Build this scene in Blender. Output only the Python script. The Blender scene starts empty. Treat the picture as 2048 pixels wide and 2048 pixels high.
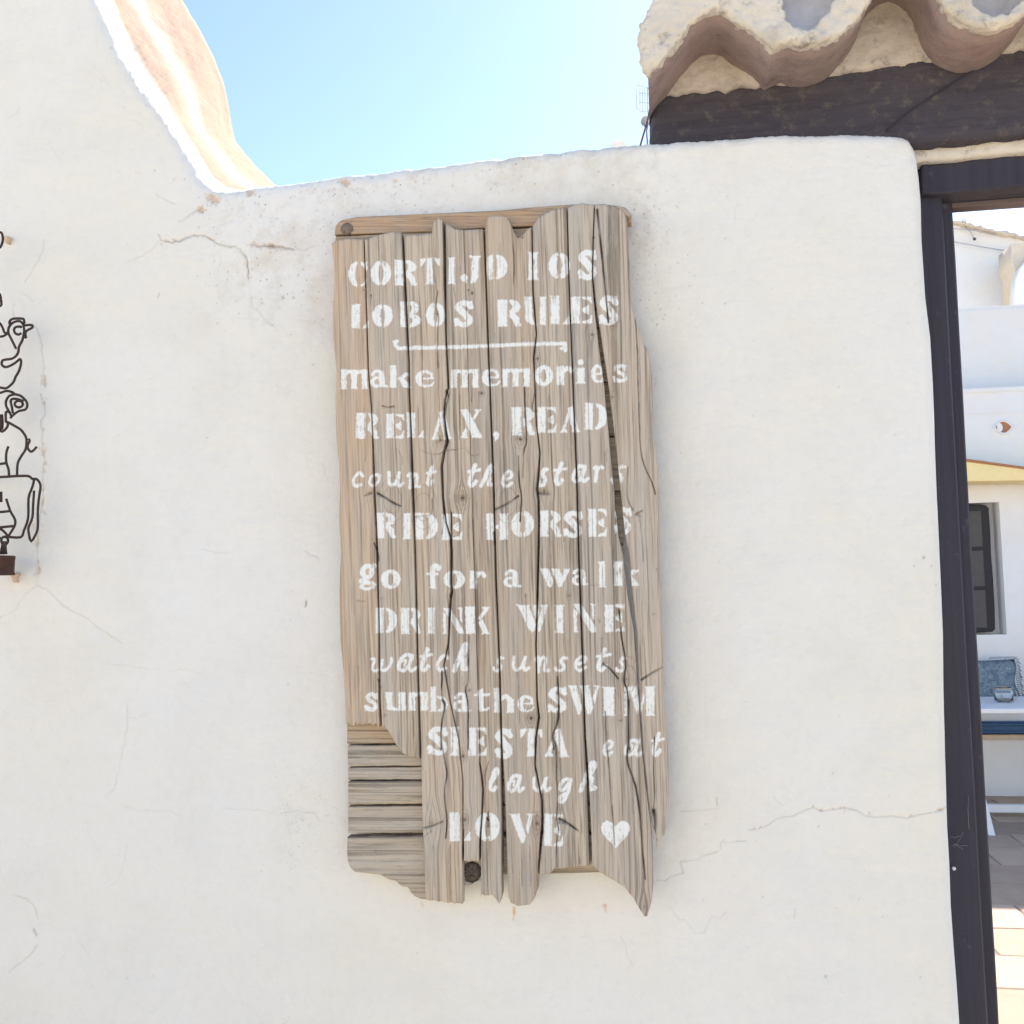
import bpy, bmesh, math, random
import numpy as np
from mathutils import Vector, Matrix
random.seed(7); rng = np.random.default_rng(7)
S = bpy.context.scene
C = S.collection
R = math.radians

# ------------------------------------------------------------ camera
F = 2010.0                                  # focal length in photo pixels (photo 2048 x 2048)
CAM = Vector((0.0, -1.5, 1.6))
YAW, PITCH, ROLL = R(8.5), R(4.7), R(1.15)
rot = (Matrix.Rotation(YAW, 4, 'Z') @ Matrix.Rotation(R(90) + PITCH, 4, 'X') @ Matrix.Rotation(-ROLL, 4, 'Z'))
cd = bpy.data.cameras.new('camera'); cam = bpy.data.objects.new('camera', cd); C.objects.link(cam)
cam.matrix_world = Matrix.Translation(CAM) @ rot
cd.sensor_width = 36; cd.sensor_fit = 'HORIZONTAL'; cd.lens = 36 * F / 2048
cd.clip_start = 0.05; cd.clip_end = 2000
S.camera = cam
S.render.resolution_x = S.render.resolution_y = 1024
# ------------------------------------------------------------ sky, sun, exposure
SUN = Vector((0.46, 0.70, 0.86)).normalized()      # direction towards the sun
w = bpy.data.worlds.new('World'); S.world = w; w.use_nodes = True
nt = w.node_tree; bg = nt.nodes['Background']
sky = nt.nodes.new('ShaderNodeTexSky'); sky.sky_type = 'NISHITA'; sky.sun_disc = False
sky.sun_elevation = math.asin(SUN.z); sky.sun_rotation = math.atan2(SUN.x, SUN.y)
sky.air_density = .85; sky.dust_density = 0.75; sky.ozone_density = 1.0; sky.altitude = 300
nt.links.new(sky.outputs[0], bg.inputs[0]); bg.inputs[1].default_value = 0.122
sl = bpy.data.lights.new('sun', 'SUN'); sl.energy = 4.0; sl.angle = R(0.5); sl.color = (1, .95, .87)
so = bpy.data.objects.new('sun', sl); C.objects.link(so)
so.rotation_euler = SUN.to_track_quat('Z', 'Y').to_euler(); so.location = (2, 3, 8)
S.view_settings.view_transform = 'Standard'; S.view_settings.look = 'None'
S.view_settings.exposure = 1.43; S.view_settings.gamma = 1; S.view_settings.use_curve_mapping = False

# ------------------------------------------------------------ helpers
M3 = np.array(rot.to_3x3())
def onY(px, py, Y):
    """photo pixel(s) -> point(s) on the real plane y = Y"""
    px = np.asarray(px, float); py = np.asarray(py, float); Y = np.asarray(Y, float)
    d = np.stack([(px - 1024) / F, -(py - 1024) / F, -np.ones_like(px + py)], -1) @ M3.T
    k = (Y - CAM.y) / d[..., 1]
    return np.stack([CAM.x + d[..., 0] * k, CAM.y + d[..., 1] * k, CAM.z + d[..., 2] * k], -1)
def P(px, py, Y): return Vector(onY(px, py, Y).tolist())
def onZ(px, py, Z):
    d = Vector(M3 @ np.array([(px - 1024) / F, -(py - 1024) / F, -1.0]))
    return CAM + d * ((Z - CAM.z) / d.z)
def _hash(ix, iy, s):
    h = (ix.astype(np.int64) * 374761393 + iy.astype(np.int64) * 668265263 + s * 1442695041) & 0xffffffff
    h = ((h ^ (h >> 13)) * 1274126177) & 0xffffffff
    return ((h ^ (h >> 16)) & 0xffff) / 65535.0
def vn(x, y, s=0):
    x = np.asarray(x, float); y = np.asarray(y, float)
    x, y = np.broadcast_arrays(x, y)
    ix = np.floor(x); iy = np.floor(y); fx = x - ix; fy = y - iy
    fx = fx * fx * (3 - 2 * fx); fy = fy * fy * (3 - 2 * fy)
    a = _hash(ix, iy, s); b = _hash(ix + 1, iy, s); c = _hash(ix, iy + 1, s); d = _hash(ix + 1, iy + 1, s)
    return (a * (1 - fx) + b * fx) * (1 - fy) + (c * (1 - fx) + d * fx) * fy
def fbm(x, y, s=0, o=3):
    t = 0; a = .5
    for k in range(o): t = t + a * (vn(x * 2 ** k, y * 2 ** k, s + k) - .5); a *= .5
    return t
def sm(t): t = np.clip(t, 0, 1); return t * t * (3 - 2 * t)
def link(name, me, mat=None, parent=None):
    o = bpy.data.objects.new(name, me); C.objects.link(o)
    if mat is not None:
        for m in (mat if isinstance(mat, (list, tuple)) else [mat]): me.materials.append(m)
    if parent is not None: o.parent = parent
    return o
def tag(o, label=None, cat=None, group=None, kind=None):
    if label: o['label'] = label
    if cat: o['category'] = cat
    if group: o['group'] = group
    if kind: o['kind'] = kind
    return o
def empty(name, loc, label, cat, group=None):
    o = bpy.data.objects.new(name, None); C.objects.link(o); o.location = loc; o.empty_display_size = .1
    return tag(o, label, cat, group)
def adopt(ch, root):
    ch.parent = root; ch.matrix_parent_inverse = Matrix.Translation(-Vector(root.location)); return ch
def gridmesh(name, co, attrs, mat, parent=None, smooth=True, flip=False):
    Rn, Cn = co.shape[:2]
    me = bpy.data.meshes.new(name)
    me.vertices.add(Rn * Cn); me.vertices.foreach_set('co', co.reshape(-1).astype(np.float32))
    i = (np.arange(Rn - 1)[:, None] * Cn + np.arange(Cn - 1)[None, :]).reshape(-1)
    q = np.stack([i, i + 1, i + Cn + 1, i + Cn], 1)
    if not flip: q = q[:, ::-1]
    n = len(q)
    me.loops.add(n * 4); me.loops.foreach_set('vertex_index', q.reshape(-1).astype(np.int32))
    me.polygons.add(n); me.polygons.foreach_set('loop_start', (np.arange(n) * 4).astype(np.int32))
    me.update(calc_edges=True)
    me.polygons.foreach_set('use_smooth', np.full(n, smooth))
    for k, v in attrs.items():
        a = me.attributes.new(k, 'FLOAT', 'POINT'); a.data.foreach_set('value', v.reshape(-1).astype(np.float32))
    return link(name, me, mat, parent)
def bm_obj(name, bm, mat, parent=None, smooth=False):
    me = bpy.data.meshes.new(name); bmesh.ops.recalc_face_normals(bm, faces=bm.faces); bm.to_mesh(me); bm.free()
    for p in me.polygons: p.use_smooth = smooth
    o = link(name, me, mat); 
    if parent is not None: adopt(o, parent)
    return o
def box(name, lo, hi, mat, parent=None, bev=.004, smooth=False):
    bm = bmesh.new(); bmesh.ops.create_cube(bm, size=1)
    lo, hi = Vector(lo), Vector(hi)
    for v in bm.verts: v.co = Vector([(lo[k] + hi[k]) / 2 + v.co[k] * (hi[k] - lo[k]) for k in range(3)])
    if bev: bmesh.ops.bevel(bm, geom=bm.edges[:], offset=bev, segments=2, affect='EDGES')
    return bm_obj(name, bm, mat, parent, smooth)
def poly_prism(name, pts, Y0, Y1, mat, parent=None, bev=.004, holes=(), res=2):
    """outline given in photo pixels at plane Y0, extruded back to Y1 with a rounded edge"""
    cu = bpy.data.curves.new(name, 'CURVE'); cu.dimensions = '2D'; cu.fill_mode = 'BOTH'
    for ring in [pts] + list(holes):
        sp = cu.splines.new('POLY'); sp.points.add(len(ring) - 1); sp.use_cyclic_u = True
        for k, (x, y) in enumerate(ring):
            q = P(x, y, Y0); sp.points[k].co = (q.x, q.z, 0, 1)
    cu.extrude = max((Y1 - Y0) / 2 - bev, .0005); cu.bevel_depth = bev; cu.bevel_resolution = res; cu.offset = -bev
    t = bpy.data.objects.new('t', cu); C.objects.link(t)
    bpy.context.view_layer.update()
    me = bpy.data.meshes.new_from_object(t.evaluated_get(bpy.context.evaluated_depsgraph_get()))
    bpy.data.objects.remove(t)
    me.name = name
    me.materials.clear()
    me.transform(Matrix(((1, 0, 0, 0), (0, 0, -1, (Y0 + Y1) / 2), (0, 1, 0, 0), (0, 0, 0, 1))))
    o = link(name, me, mat)
    if parent is not None: adopt(o, parent)
    return o
def lumpy(o, vox, amp, size, amp2=0, size2=1):
    m = o.modifiers.new('remesh', 'REMESH'); m.mode = 'VOXEL'; m.voxel_size = vox; m.use_smooth_shade = True
    for a, s in ((amp, size), (amp2, size2)):
        if a:
            t = bpy.data.textures.new('lump', 'CLOUDS'); t.noise_scale = s; t.noise_depth = 2
            d = o.modifiers.new('lump', 'DISPLACE'); d.texture = t; d.texture_coords = 'GLOBAL'; d.strength = a; d.mid_level = .5
    return o
def tube(name, paths, rad, mat, parent=None, cyc=(), sides=6):
    """polylines (world points) swept as round wire, one mesh"""
    bm = bmesh.new()
    for pi, pts in enumerate(paths):
        pts = [Vector(p) for p in pts]; n = len(pts); rings = []; closed = pi in cyc
        r = rad[pi] if isinstance(rad, (list, tuple)) else rad
        for k in range(n):
            a = pts[(k - 1) % n] if (closed or k) else pts[0]; b = pts[(k + 1) % n] if (closed or k < n - 1) else pts[-1]
            t = (b - a).normalized(); u = t.cross(Vector((0, 1, .013))).normalized()
            if u.length < .5: u = Vector((1, 0, 0))
            v = t.cross(u).normalized()
            rings.append([bm.verts.new(pts[k] + (u * math.cos(q) + v * math.sin(q)) * r) for q in [2 * math.pi * j / sides for j in range(sides)]])
        for k in range(n if closed else n - 1):
            A, B = rings[k], rings[(k + 1) % n]
            for j in range(sides): bm.faces.new((A[j], A[(j + 1) % sides], B[(j + 1) % sides], B[j]))
        if not closed: bm.faces.new(rings[0]); bm.faces.new(rings[-1][::-1])
    return bm_obj(name, bm, mat, parent, True)
def smooth_path(pts, n=4, closed=False):
    """Catmull-Rom"""
    out = []; m = len(pts)
    if m < 3: return pts
    g = (lambda i: pts[i % m]) if closed else (lambda i: pts[min(max(i, 0), m - 1)])
    for i in range(m if closed else m - 1):
        p0, p1, p2, p3 = [np.array(g(i + k), float) for k in (-1, 0, 1, 2)]
        for j in range(n):
            t = j / n
            out.append(tuple(.5 * ((2 * p1) + (p2 - p0) * t + (2 * p0 - 5 * p1 + 4 * p2 - p3) * t * t + (3 * p1 - p0 - 3 * p2 + p3) * t ** 3)))
    if not closed: out.append(tuple(pts[-1]))
    return out

# ------------------------------------------------------------ materials
class NT:
    def __init__(s, name):
        s.m = bpy.data.materials.new(name); s.m.use_nodes = True; s.t = s.m.node_tree; s.b = s.t.nodes['Principled BSDF']
    def n(s, ty, **kw):
        x = s.t.nodes.new(ty)
        for k, v in kw.items(): setattr(x, k, v)
        return x
    def l(s, a, b): s.t.links.new(a, b)
    def pos(s, scale=(1, 1, 1)):
        g = s.n('ShaderNodeNewGeometry'); m = s.n('ShaderNodeMapping'); m.inputs['Scale'].default_value = scale
        s.l(g.outputs['Position'], m.inputs['Vector']); return m.outputs[0]
    def noise(s, vec, sc, det=4, ro=.55, dist=0):
        x = s.n('ShaderNodeTexNoise'); x.inputs['Scale'].default_value = sc; x.inputs['Detail'].default_value = det
        x.inputs['Roughness'].default_value = ro; x.inputs['Distortion'].default_value = dist; s.l(vec, x.inputs['Vector']); return x.outputs['Fac']
    def ramp(s, v, stops):
        x = s.n('ShaderNodeValToRGB'); e = x.color_ramp.elements
        while len(e) < len(stops): e.new(.5)
        for k, (p, c) in enumerate(stops):
            e[k].position = p; e[k].color = (c[0], c[1], c[2], 1) if isinstance(c, (tuple, list)) else (c, c, c, 1)
        s.l(v, x.inputs[0]); return x.outputs[0]
    def mix(s, f, a, b, mode='MIX'):
        x = s.n('ShaderNodeMix', data_type='RGBA', blend_type=mode)
        for k, v in ((0, f), (6, a), (7, b)):
            if isinstance(v, (int, float)): x.inputs[k].default_value = v
            elif isinstance(v, tuple): x.inputs[k].default_value = (*v, 1)
            else: s.l(v, x.inputs[k])
        return x.outputs[2]
    def math(s, op, a, b=None):
        x = s.n('ShaderNodeMath', operation=op)
        for k, v in ((0, a), (1, b)):
            if v is None: continue
            if isinstance(v, (int, float)): x.inputs[k].default_value = v
            else: s.l(v, x.inputs[k])
        return x.outputs[0]
    def attr(s, name): x = s.n('ShaderNodeAttribute', attribute_name=name); return x.outputs['Fac']
    def bump(s, h, st, dist=.01, prev=None):
        x = s.n('ShaderNodeBump'); x.inputs['Strength'].default_value = st; x.inputs['Distance'].default_value = dist
        s.l(h, x.inputs['Height'])
        if prev is not None: s.l(prev, x.inputs['Normal'])
        return x.outputs[0]
    def done(s, col, rough=.9, nrm=None, spec=.25):
        if isinstance(col, tuple): s.b.inputs['Base Color'].default_value = (*col, 1)
        else: s.l(col, s.b.inputs['Base Color'])
        if isinstance(rough, (int, float)): s.b.inputs['Roughness'].default_value = rough
        else: s.l(rough, s.b.inputs['Roughness'])
        s.b.inputs['Specular IOR Level'].default_value = spec
        if nrm is not None: s.l(nrm, s.b.inputs['Normal'])
        return s.m
def plaster(name, base, var=.06, bump=.5, dirt=0., fine=True, warm=(1.0, .955, .885)):
    s = NT(name); p = s.pos()
    big = s.noise(p, 2.2, 3); mid = s.noise(p, 14, 4); fin = s.noise(p, 160, 3, .6)
    c = s.mix(s.ramp(big, [(.3, 0), (.7, 1)]), tuple(base), tuple(b * k for b, k in zip(base, warm)))
    c = s.mix(1.0, c, s.ramp(mid, [(.25, 1 - var), (.6, 1.0)]), 'MULTIPLY')
    if dirt: c = s.mix(s.math('MULTIPLY', s.ramp(s.noise(p, 9, 8, .7), [(.5, 0), (.72, 1)]), dirt), c, (.30, .25, .19))
    if dirt > .3: c = s.mix(s.math('MULTIPLY', s.ramp(s.noise(p, 30, 9, .75), [(.55, 0), (.66, 1)]), dirt), c, (.13, .11, .10))
    n = s.bump(mid, .35 * bump, .02)
    n = s.bump(s.noise(p, 55, 4), .35 * bump, .006, n)
    if fine: n = s.bump(fin, .3 * bump, .002, n)
    return s.done(c, .93, n, .15)
def flat(name, col, rough=.7, var=.15, sc=20, spec=.3, metal=0, bump=.1):
    s = NT(name); p = s.pos(); f = s.noise(p, sc, 5)
    c = s.mix(f, tuple(x * (1 - var) for x in col), tuple(min(1, x * (1 + var)) for x in col))
    s.b.inputs['Metallic'].default_value = metal
    return s.done(c, rough, s.bump(f, bump, .01), spec)

def wall_mat():
    s = NT('limewashed_plaster'); p = s.pos()
    big = s.noise(p, 1.7, 4, .6); mid = s.noise(p, 9, 5, .6); fin = s.noise(p, 210, 3, .6); tiny = s.noise(p, 60, 5, .65)
    c = s.mix(s.ramp(big, [(.35, 0), (.65, 1)]), (.795, .785, .755), (.795, .765, .685))
    c = s.mix(1., c, s.ramp(mid, [(.3, .965), (.55, 1.0)]), 'MULTIPLY')
    c = s.mix(1., c, s.ramp(tiny, [(.28, .965), (.5, 1.0)]), 'MULTIPLY')
    c = s.mix(s.math('MULTIPLY', s.ramp(s.noise(p, 5, 9, .75), [(.50, 0), (.64, .75)]), s.attr('worn')), c, (.58, .50, .40))
    # sparse pits where the coat is worn
    pit = s.n('ShaderNodeTexVoronoi'); pit.inputs['Scale'].default_value = 75; s.l(p, pit.inputs['Vector'])
    pm = s.math('LESS_THAN', pit.outputs['Distance'], .11)
    sel = s.math('GREATER_THAN', s.noise(p, 22, 2), .5)
    pm = s.math('MULTIPLY', s.math('MULTIPLY', pm, sel), s.attr('worn'))
    c = s.mix(s.math('MULTIPLY', pm, .75), c, (.20, .18, .15))
    c = s.mix(s.math('MULTIPLY', s.attr('worn'), s.ramp(s.noise(p, 34, 6, .7), [(.50, 0), (.75, .55)])), c, (.50, .45, .38))
    c = s.mix(s.attr('stain'), c, (.62, .46, .33))
    c = s.mix(s.attr('rust'), c, (.62, .30, .08))
    c = s.mix(s.math('MULTIPLY', s.attr('crack'), .85), c, (.22, .18, .14))
    c = s.mix(s.math('MULTIPLY', s.attr('peach'), s.ramp(s.noise(p, 70, 5, .65), [(.3, .93), (.6, 1)])), c, (.42, .305, .225))
    n = s.bump(s.noise(s.pos((1, 1, 3.2)), 6, 4, .6, .8), .16, .02); n = s.bump(tiny, .22, .005, n); n = s.bump(fin, .25, .002, n)
    return s.done(c, .93, n, .12)
def wood_mat(name, grain, base_d, base_l, warmc):
    s = NT(name)
    def gv_(k):     # grain coordinates (across, along), bent round the knots when the board is built
        cx = s.n('ShaderNodeCombineXYZ'); s.l(s.attr('across'), cx.inputs[0]); s.l(s.math('MULTIPLY', s.attr('along'), k), cx.inputs[1])
        oo = s.n('ShaderNodeObjectInfo'); s.l(s.math('MULTIPLY', oo.outputs['Random'], 7.), cx.inputs[2]); return cx.outputs[0]
    p = gv_(.022); p2 = gv_(.12)
    g1 = s.noise(p, 300, 3, .65, .2); g2 = s.noise(p, 80, 4, .6, .5); g3 = s.noise(p2, 18, 4, .6); g4 = s.noise(gv_(.010), 170, 2, .5, .1)
    c = s.mix(s.ramp(g2, [(.3, 0), (.7, 1)]), base_d, base_l)
    c = s.mix(1., c, s.ramp(g1, [(.34, .50), (.52, 1.10)]), 'MULTIPLY')
    c = s.mix(s.ramp(g3, [(.35, 0), (.72, .75)]), c, (.46, .44, .41))
    c = s.mix(1., c, s.ramp(g4, [(.36, .52), (.44, 1.0)]), 'MULTIPLY')
    c = s.mix(s.ramp(s.noise(gv_(.3), 26, 5, .7), [(.56, 0), (.70, .45)]), c, (.60, .55, .47))
    wv = s.math('MULTIPLY', s.attr('warm'), .8)
    c = s.mix(wv, c, s.mix(1., warmc, s.ramp(g1, [(.3, .7), (.6, 1.08)]), 'MULTIPLY'))
    kn = s.attr('knot')
    c = s.mix(s.math('MULTIPLY', kn, .75), c, (.17, .115, .075))
    oi = s.n('ShaderNodeObjectInfo')
    c = s.mix(1., c, s.ramp(oi.outputs['Random'], [(0, .92), (1, 1.05)]), 'MULTIPLY')
    # brushed stencil paint, thin over the grain
    thin = s.math('MULTIPLY', s.ramp(s.math('ADD', s.math('MULTIPLY', g1, .55), s.math('MULTIPLY', s.noise(s.pos(), 130, 4, .65), .45)), [(.33, .18), (.46, 1.)]), s.ramp(g4, [(.33, .4), (.40, 1.)]))
    c = s.mix(s.math('MULTIPLY', s.attr('paint'), thin), c, (.82, .83, .79))
    c = s.mix(s.attr('crack'), c, (.030, .024, .020))
    n = s.bump(g1, .5, .0022); n = s.bump(g2, .35, .004, n)
    return s.done(c, .88, n, .2)
M = {}
M['wall'] = wall_mat()
M['board'] = wood_mat('weathered_board', 'v', (.395, .33, .255), (.60, .52, .415), (.57, .42, .285))
M['slat'] = wood_mat('weathered_slat', 'h', (.40, .32, .22), (.53, .44, .32), (.56, .37, .23))
M['roofplaster'] = plaster('old_limewash', (.72, .665, .58), .14, 1.2, .55)
M['mortar'] = plaster('old_mortar', (.62, .555, .48), .18, 1.4, .6)
M['whitewall'] = plaster('white_render', (.80, .80, .80), .03, .4)
M['creamwall'] = plaster('cream_render', (.74, .65, .52), .05, .5, .2)
M['bounce_render'] = plaster('bounce_house_render', (.76, .70, .57), .05, .3)
M['tile'] = plaster('fired_clay', (.39, .30, .285), .3, 1., .5)
M['tilein'] = plaster('lit_throat_clay', (.66, .68, .76), .25, 1., .2)  # clay copy paled and blued: light in the tile mouths put into colour
def dark_wood(name, a, b, sc=(.06, 1, 1)):
    s = NT(name); p = s.pos(sc); g = s.noise(p, 60, 5, .6, .4); q = s.noise(s.pos(), 48, 7, .75)
    c = s.mix(g, a, b); c = s.mix(s.ramp(q, [(.53, 0), (.70, .42)]), c, (.21, .175, .125))
    return s.done(c, .75, s.bump(g, .5, .006), .3)
M['beam'] = dark_wood('dark_beam_wood', (.030, .027, .040), (.095, .082, .092))  # blue-purple lens flare worked into the dark wood colour
def jamb_mat():
    s = NT('black_stained_wood'); p = s.pos((1, 1, .03)); g = s.noise(p, 90, 5, .6, .3)
    c = s.mix(g, (.021, .019, .031), (.050, .045, .060)); c = s.mix(s.ramp(s.noise(s.pos(), 45, 3), [(.66, 0), (.78, .35)]), c, (.16, .15, .15))  # violet cast of lens haze mixed into the black wood's colour
    return s.done(c, .62, s.bump(g, .4, .004), .35)
M['jamb'] = jamb_mat()
M['brownwood'] = flat('reddish_brown_wood', (.15, .115, .11), .7, .2, 25)
M['iron'] = flat('rusted_dark_iron', (.052, .034, .028), .7, .35, 90, .4, .2, .3)
M['rustcan'] = flat('rust_brown_tin', (.085, .042, .03), .7, .3, 60, .3, .3, .3)
M['whitepaint'] = flat('white_paint', (.80, .80, .80), .5, .03, 12)
M['blue'] = flat('blue_cloth', (.10, .19, .34), .9, .15, 60)
M['creamedge'] = flat('cream_edge', (.70, .56, .42), .8, .1, 12)
M['ochre'] = flat('backlit_ochre_canvas', (.90, .72, .36), .9, .06, 30)  # canvas brightened to carry the sun shining through it
M['clayedge'] = flat('clay_edge', (.42, .19, .10), .8, .15, 30)
M['shutter'] = flat('dark_shutter', (.028, .026, .028), .6, .2, 30)
M['plug'] = flat('beige_plastic', (.62, .47, .33), .6, .1, 40)
M['grey'] = flat('galvanised', (.42, .44, .47), .5, .1, 30, .4, .4)
M['darkmast'] = flat('dark_mast', (.09, .065, .085), .6, .1, 30)
M['cord'] = flat('pale_cord', (.55, .55, .56), .8, .05, 20)
M['glint_steel'] = flat('nail_glint_steel', (.35, .33, .30), .35, .1, 60, .5, 1)
M['brass'] = flat('wire_handle', (.50, .42, .30), .4, .1, 60, .5, .7)
M['web'] = flat('web_silk', (.22, .22, .24), .8, .05, 60)
def paver_mat():
    s = NT('stone_paver'); p = s.pos(); f = s.noise(p, 7, 6, .65); oi = s.n('ShaderNodeObjectInfo')
    c = s.mix(f, (.37, .26, .185), (.54, .41, .30)); c = s.mix(1., c, s.ramp(oi.outputs['Random'], [(0, .8), (1, 1.12)]), 'MULTIPLY')
    return s.done(c, .85, s.bump(s.noise(p, 40, 5), .3, .006), .25)
M['paver'] = paver_mat()
M['grout'] = flat('grey_grout', (.26, .21, .18), .95, .2, 30)
M['shade_paver'] = flat('brown_shade_strip', (.17, .105, .08), .85, .2, 20)  # dark brown standing for a band of shade across the floor
M['ground'] = flat('pale_ground', (.47, .40, .31), .95, .12, 2)
def cushion_mat():
    s = NT('woven_blue_pattern'); p = s.pos()
    v = s.n('ShaderNodeTexVoronoi'); v.inputs['Scale'].default_value = 22; s.l(p, v.inputs['Vector'])
    c = s.ramp(v.outputs['Distance'], [(.15, (.28, .34, .36)), (.32, (.07, .12, .17)), (.5, (.22, .27, .28)), (.7, (.08, .13, .18))])
    c = s.mix(s.ramp(s.noise(p, 120, 2), [(.35, 0), (.65, .5)]), c, (.3, .32, .30))
    return s.done(c, .95, s.bump(s.noise(p, 200, 2), .5, .004), .1)
M['pillow'] = cushion_mat()
def glass_mat():
    s = NT('jar_glass'); s.b.inputs['Transmission Weight'].default_value = 1; s.b.inputs['IOR'].default_value = 1.45
    return s.done((.95, .97, .96), .04, None, .5)
M['glass'] = glass_mat()

# ------------------------------------------------------------ raster canvases in photo pixels (cracks, knots, lettering)
class Canvas:
    def __init__(s, x0, y0, x1, y1, k=1.):
        s.x0, s.y0, s.k = x0, y0, k; s.a = np.zeros((int((y1 - y0) * k), int((x1 - x0) * k)), np.float32)
    def win(s, xa, ya, xb, yb):
        H, W = s.a.shape
        i0 = max(int((xa - s.x0) * s.k), 0); i1 = min(int((xb - s.x0) * s.k) + 2, W)
        j0 = max(int((ya - s.y0) * s.k), 0); j1 = min(int((yb - s.y0) * s.k) + 2, H)
        if i1 <= i0 or j1 <= j0: return None
        X = s.x0 + (np.arange(i0, i1) + .5) / s.k; Y = s.y0 + (np.arange(j0, j1) + .5) / s.k
        return slice(j0, j1), slice(i0, i1), *np.meshgrid(X, Y)
    def line(s, pts, r0, v=1., r1=None, hard=False, wob=0., v1=None):
        if wob:
            q = []
            for (a, b), (c, d) in zip(pts[:-1], pts[1:]):
                n = max(1, int(math.hypot(c - a, d - b) / 6))
                for k in range(n):
                    t = k / n; q.append((a + (c - a) * t + random.uniform(-wob, wob) * (k > 0), b + (d - b) * t + random.uniform(-wob, wob) * (k > 0)))
            pts = q + [pts[-1]]
        n = len(pts) - 1
        for i in range(n):
            (ax, ay), (bx, by) = pts[i], pts[i + 1]
            r = r0 if r1 is None else r0 + (r1 - r0) * (i + .5) / n
            vv = v if v1 is None else v + (v1 - v) * (i + .5) / n
            if wob and not hard: vv *= .35 + .70 * float(vn(np.array(i * .37), np.array(ax * .05), 17)); 
            m = r * 3
            wn = s.win(min(ax, bx) - m, min(ay, by) - m, max(ax, bx) + m, max(ay, by) + m)
            if wn is None: continue
            sj, si, X, Y = wn
            dx, dy = bx - ax, by - ay; L = dx * dx + dy * dy + 1e-9
            t = np.clip(((X - ax) * dx + (Y - ay) * dy) / L, 0, 1)
            d = np.hypot(X - ax - t * dx, Y - ay - t * dy)
            z = np.clip((r - d) * s.k + .5, 0, 1) * vv if hard else np.exp(-(d / r) ** 2) * vv
            s.a[sj, si] = np.maximum(s.a[sj, si], z)
    def blob(s, x, y, rx, ry, v=1., ang=0, rough=0., hard=False):
        m = max(rx, ry) * 2.2; wn = s.win(x - m, y - m, x + m, y + m)
        if wn is None: return
        sj, si, X, Y = wn; c, q = math.cos(ang), math.sin(ang)
        u = ((X - x) * c + (Y - y) * q) / rx; t = (-(X - x) * q + (Y - y) * c) / ry
        d = np.hypot(u, t)
        if rough: d = d + rough * (vn(X * .35, Y * .35, 5) - .5) + rough * (vn(X * .9, Y * .9, 9) - .5)
        z = np.clip((1 - d) * 3, 0, 1) * v if hard else np.exp(-d * d * 1.5) * v
        s.a[sj, si] = np.maximum(s.a[sj, si], z)
    def poly(s, pts):
        xs = [p[0] for p in pts]; ys = [p[1] for p in pts]
        wn = s.win(min(xs) - 1, min(ys) - 1, max(xs) + 1, max(ys) + 1)
        if wn is None: return
        sj, si, X, Y = wn; ins = np.zeros(X.shape, bool); n = len(pts)
        for i in range(n):
            (ax, ay), (bx, by) = pts[i], pts[(i + 1) % n]
            if ay == by: continue
            c = ((ay > Y) != (by > Y)) & (X < (bx - ax) * (Y - ay) / (by - ay) + ax); ins ^= c
        s.a[sj, si] = np.maximum(s.a[sj, si], ins.astype(np.float32))
    def get(s, px, py):
        H, W = s.a.shape
        u = np.clip((px - s.x0) * s.k - .5, 0, W - 1.001); v = np.clip((py - s.y0) * s.k - .5, 0, H - 1.001)
        i = u.astype(int); j = v.astype(int); fu = u - i; fv = v - j; a = s.a
        i2 = np.minimum(i + 1, W - 1); j2 = np.minimum(j + 1, H - 1)
        return (a[j, i] * (1 - fu) + a[j, i2] * fu) * (1 - fv) + (a[j2, i] * (1 - fu) + a[j2, i2] * fu) * fv

# ------------------------------------------------------------ ground
bm = bmesh.new(); g = 400
vs = [bm.verts.new(p) for p in ((-g, -g, -.05), (g, -g, -.05), (g, g, -.05), (-g, g, -.05))]; bm.faces.new(vs)
tag(bm_obj('ground', bm, M['ground']), kind='structure')

oh = box('bounce_house', (-11, -8.4, -.04), (.6, -8.0, 3.6), M['bounce_render'], None, .02)  # unseen house front added to bounce warm sunlight onto the white wall
tag(oh, 'added cream house front behind the camera that bounces sunlight onto the wall', 'house')

def fray(l, amp, n=3):
    out = []
    for (a_, b_), (c_2, d_) in zip(l[:-1], l[1:]):
        k = max(1, int(abs(c_2 - a_) / n))
        for j in range(k): out.append((a_ + (c_2 - a_) * j / k, b_ + (d_ - b_) * j / k + random.uniform(-amp, amp)))
    return out + [l[-1]]

# ------------------------------------------------------------ the white wall
TOP = [(-1500, -450), (-200, -380), (0, -280), (80, -200), (150, -90), (195, 0), (222, 70), (255, 135), (300, 195), (335, 240), (362, 285), (385, 330), (405, 358), (425, 372), (450, 378),
       (520, 369), (610, 358), (700, 345), (800, 335), (900, 323), (1000, 310), (1100, 300), (1200, 290), (1300, 281), (1400, 276), (1500, 268), (1600, 264), (1700, 262), (1770, 264), (1800, 267), (1820, 273), (1832, 284), (1836, 300)]
RIGHT = [(265, 1836), (300, 1839), (351, 1845), (395, 1848), (476, 1850), (589, 1857), (669, 1867), (765, 1873), (861, 1876), (1000, 1881), (1086, 1885), (1189, 1889), (1267, 1892), (1379, 1893),
         (1499, 1896), (1598, 1899), (1656, 1901), (1736, 1906), (1818, 1909), (1906, 1915), (2018, 1924), (2047, 1926), (3400, 2000)]
tx, ty = np.array(TOP, float).T; ry_, rx_ = np.array(RIGHT, float).T
topf = lambda x: np.interp(x, tx, ty)
rightf = lambda y: np.interp(y, ry_, rx_)
cc = Canvas(-60, 0, 2080, 2080); st = Canvas(-60, 0, 2080, 2080, .5); rs = Canvas(-60, 0, 2080, 2080, .5)
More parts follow.
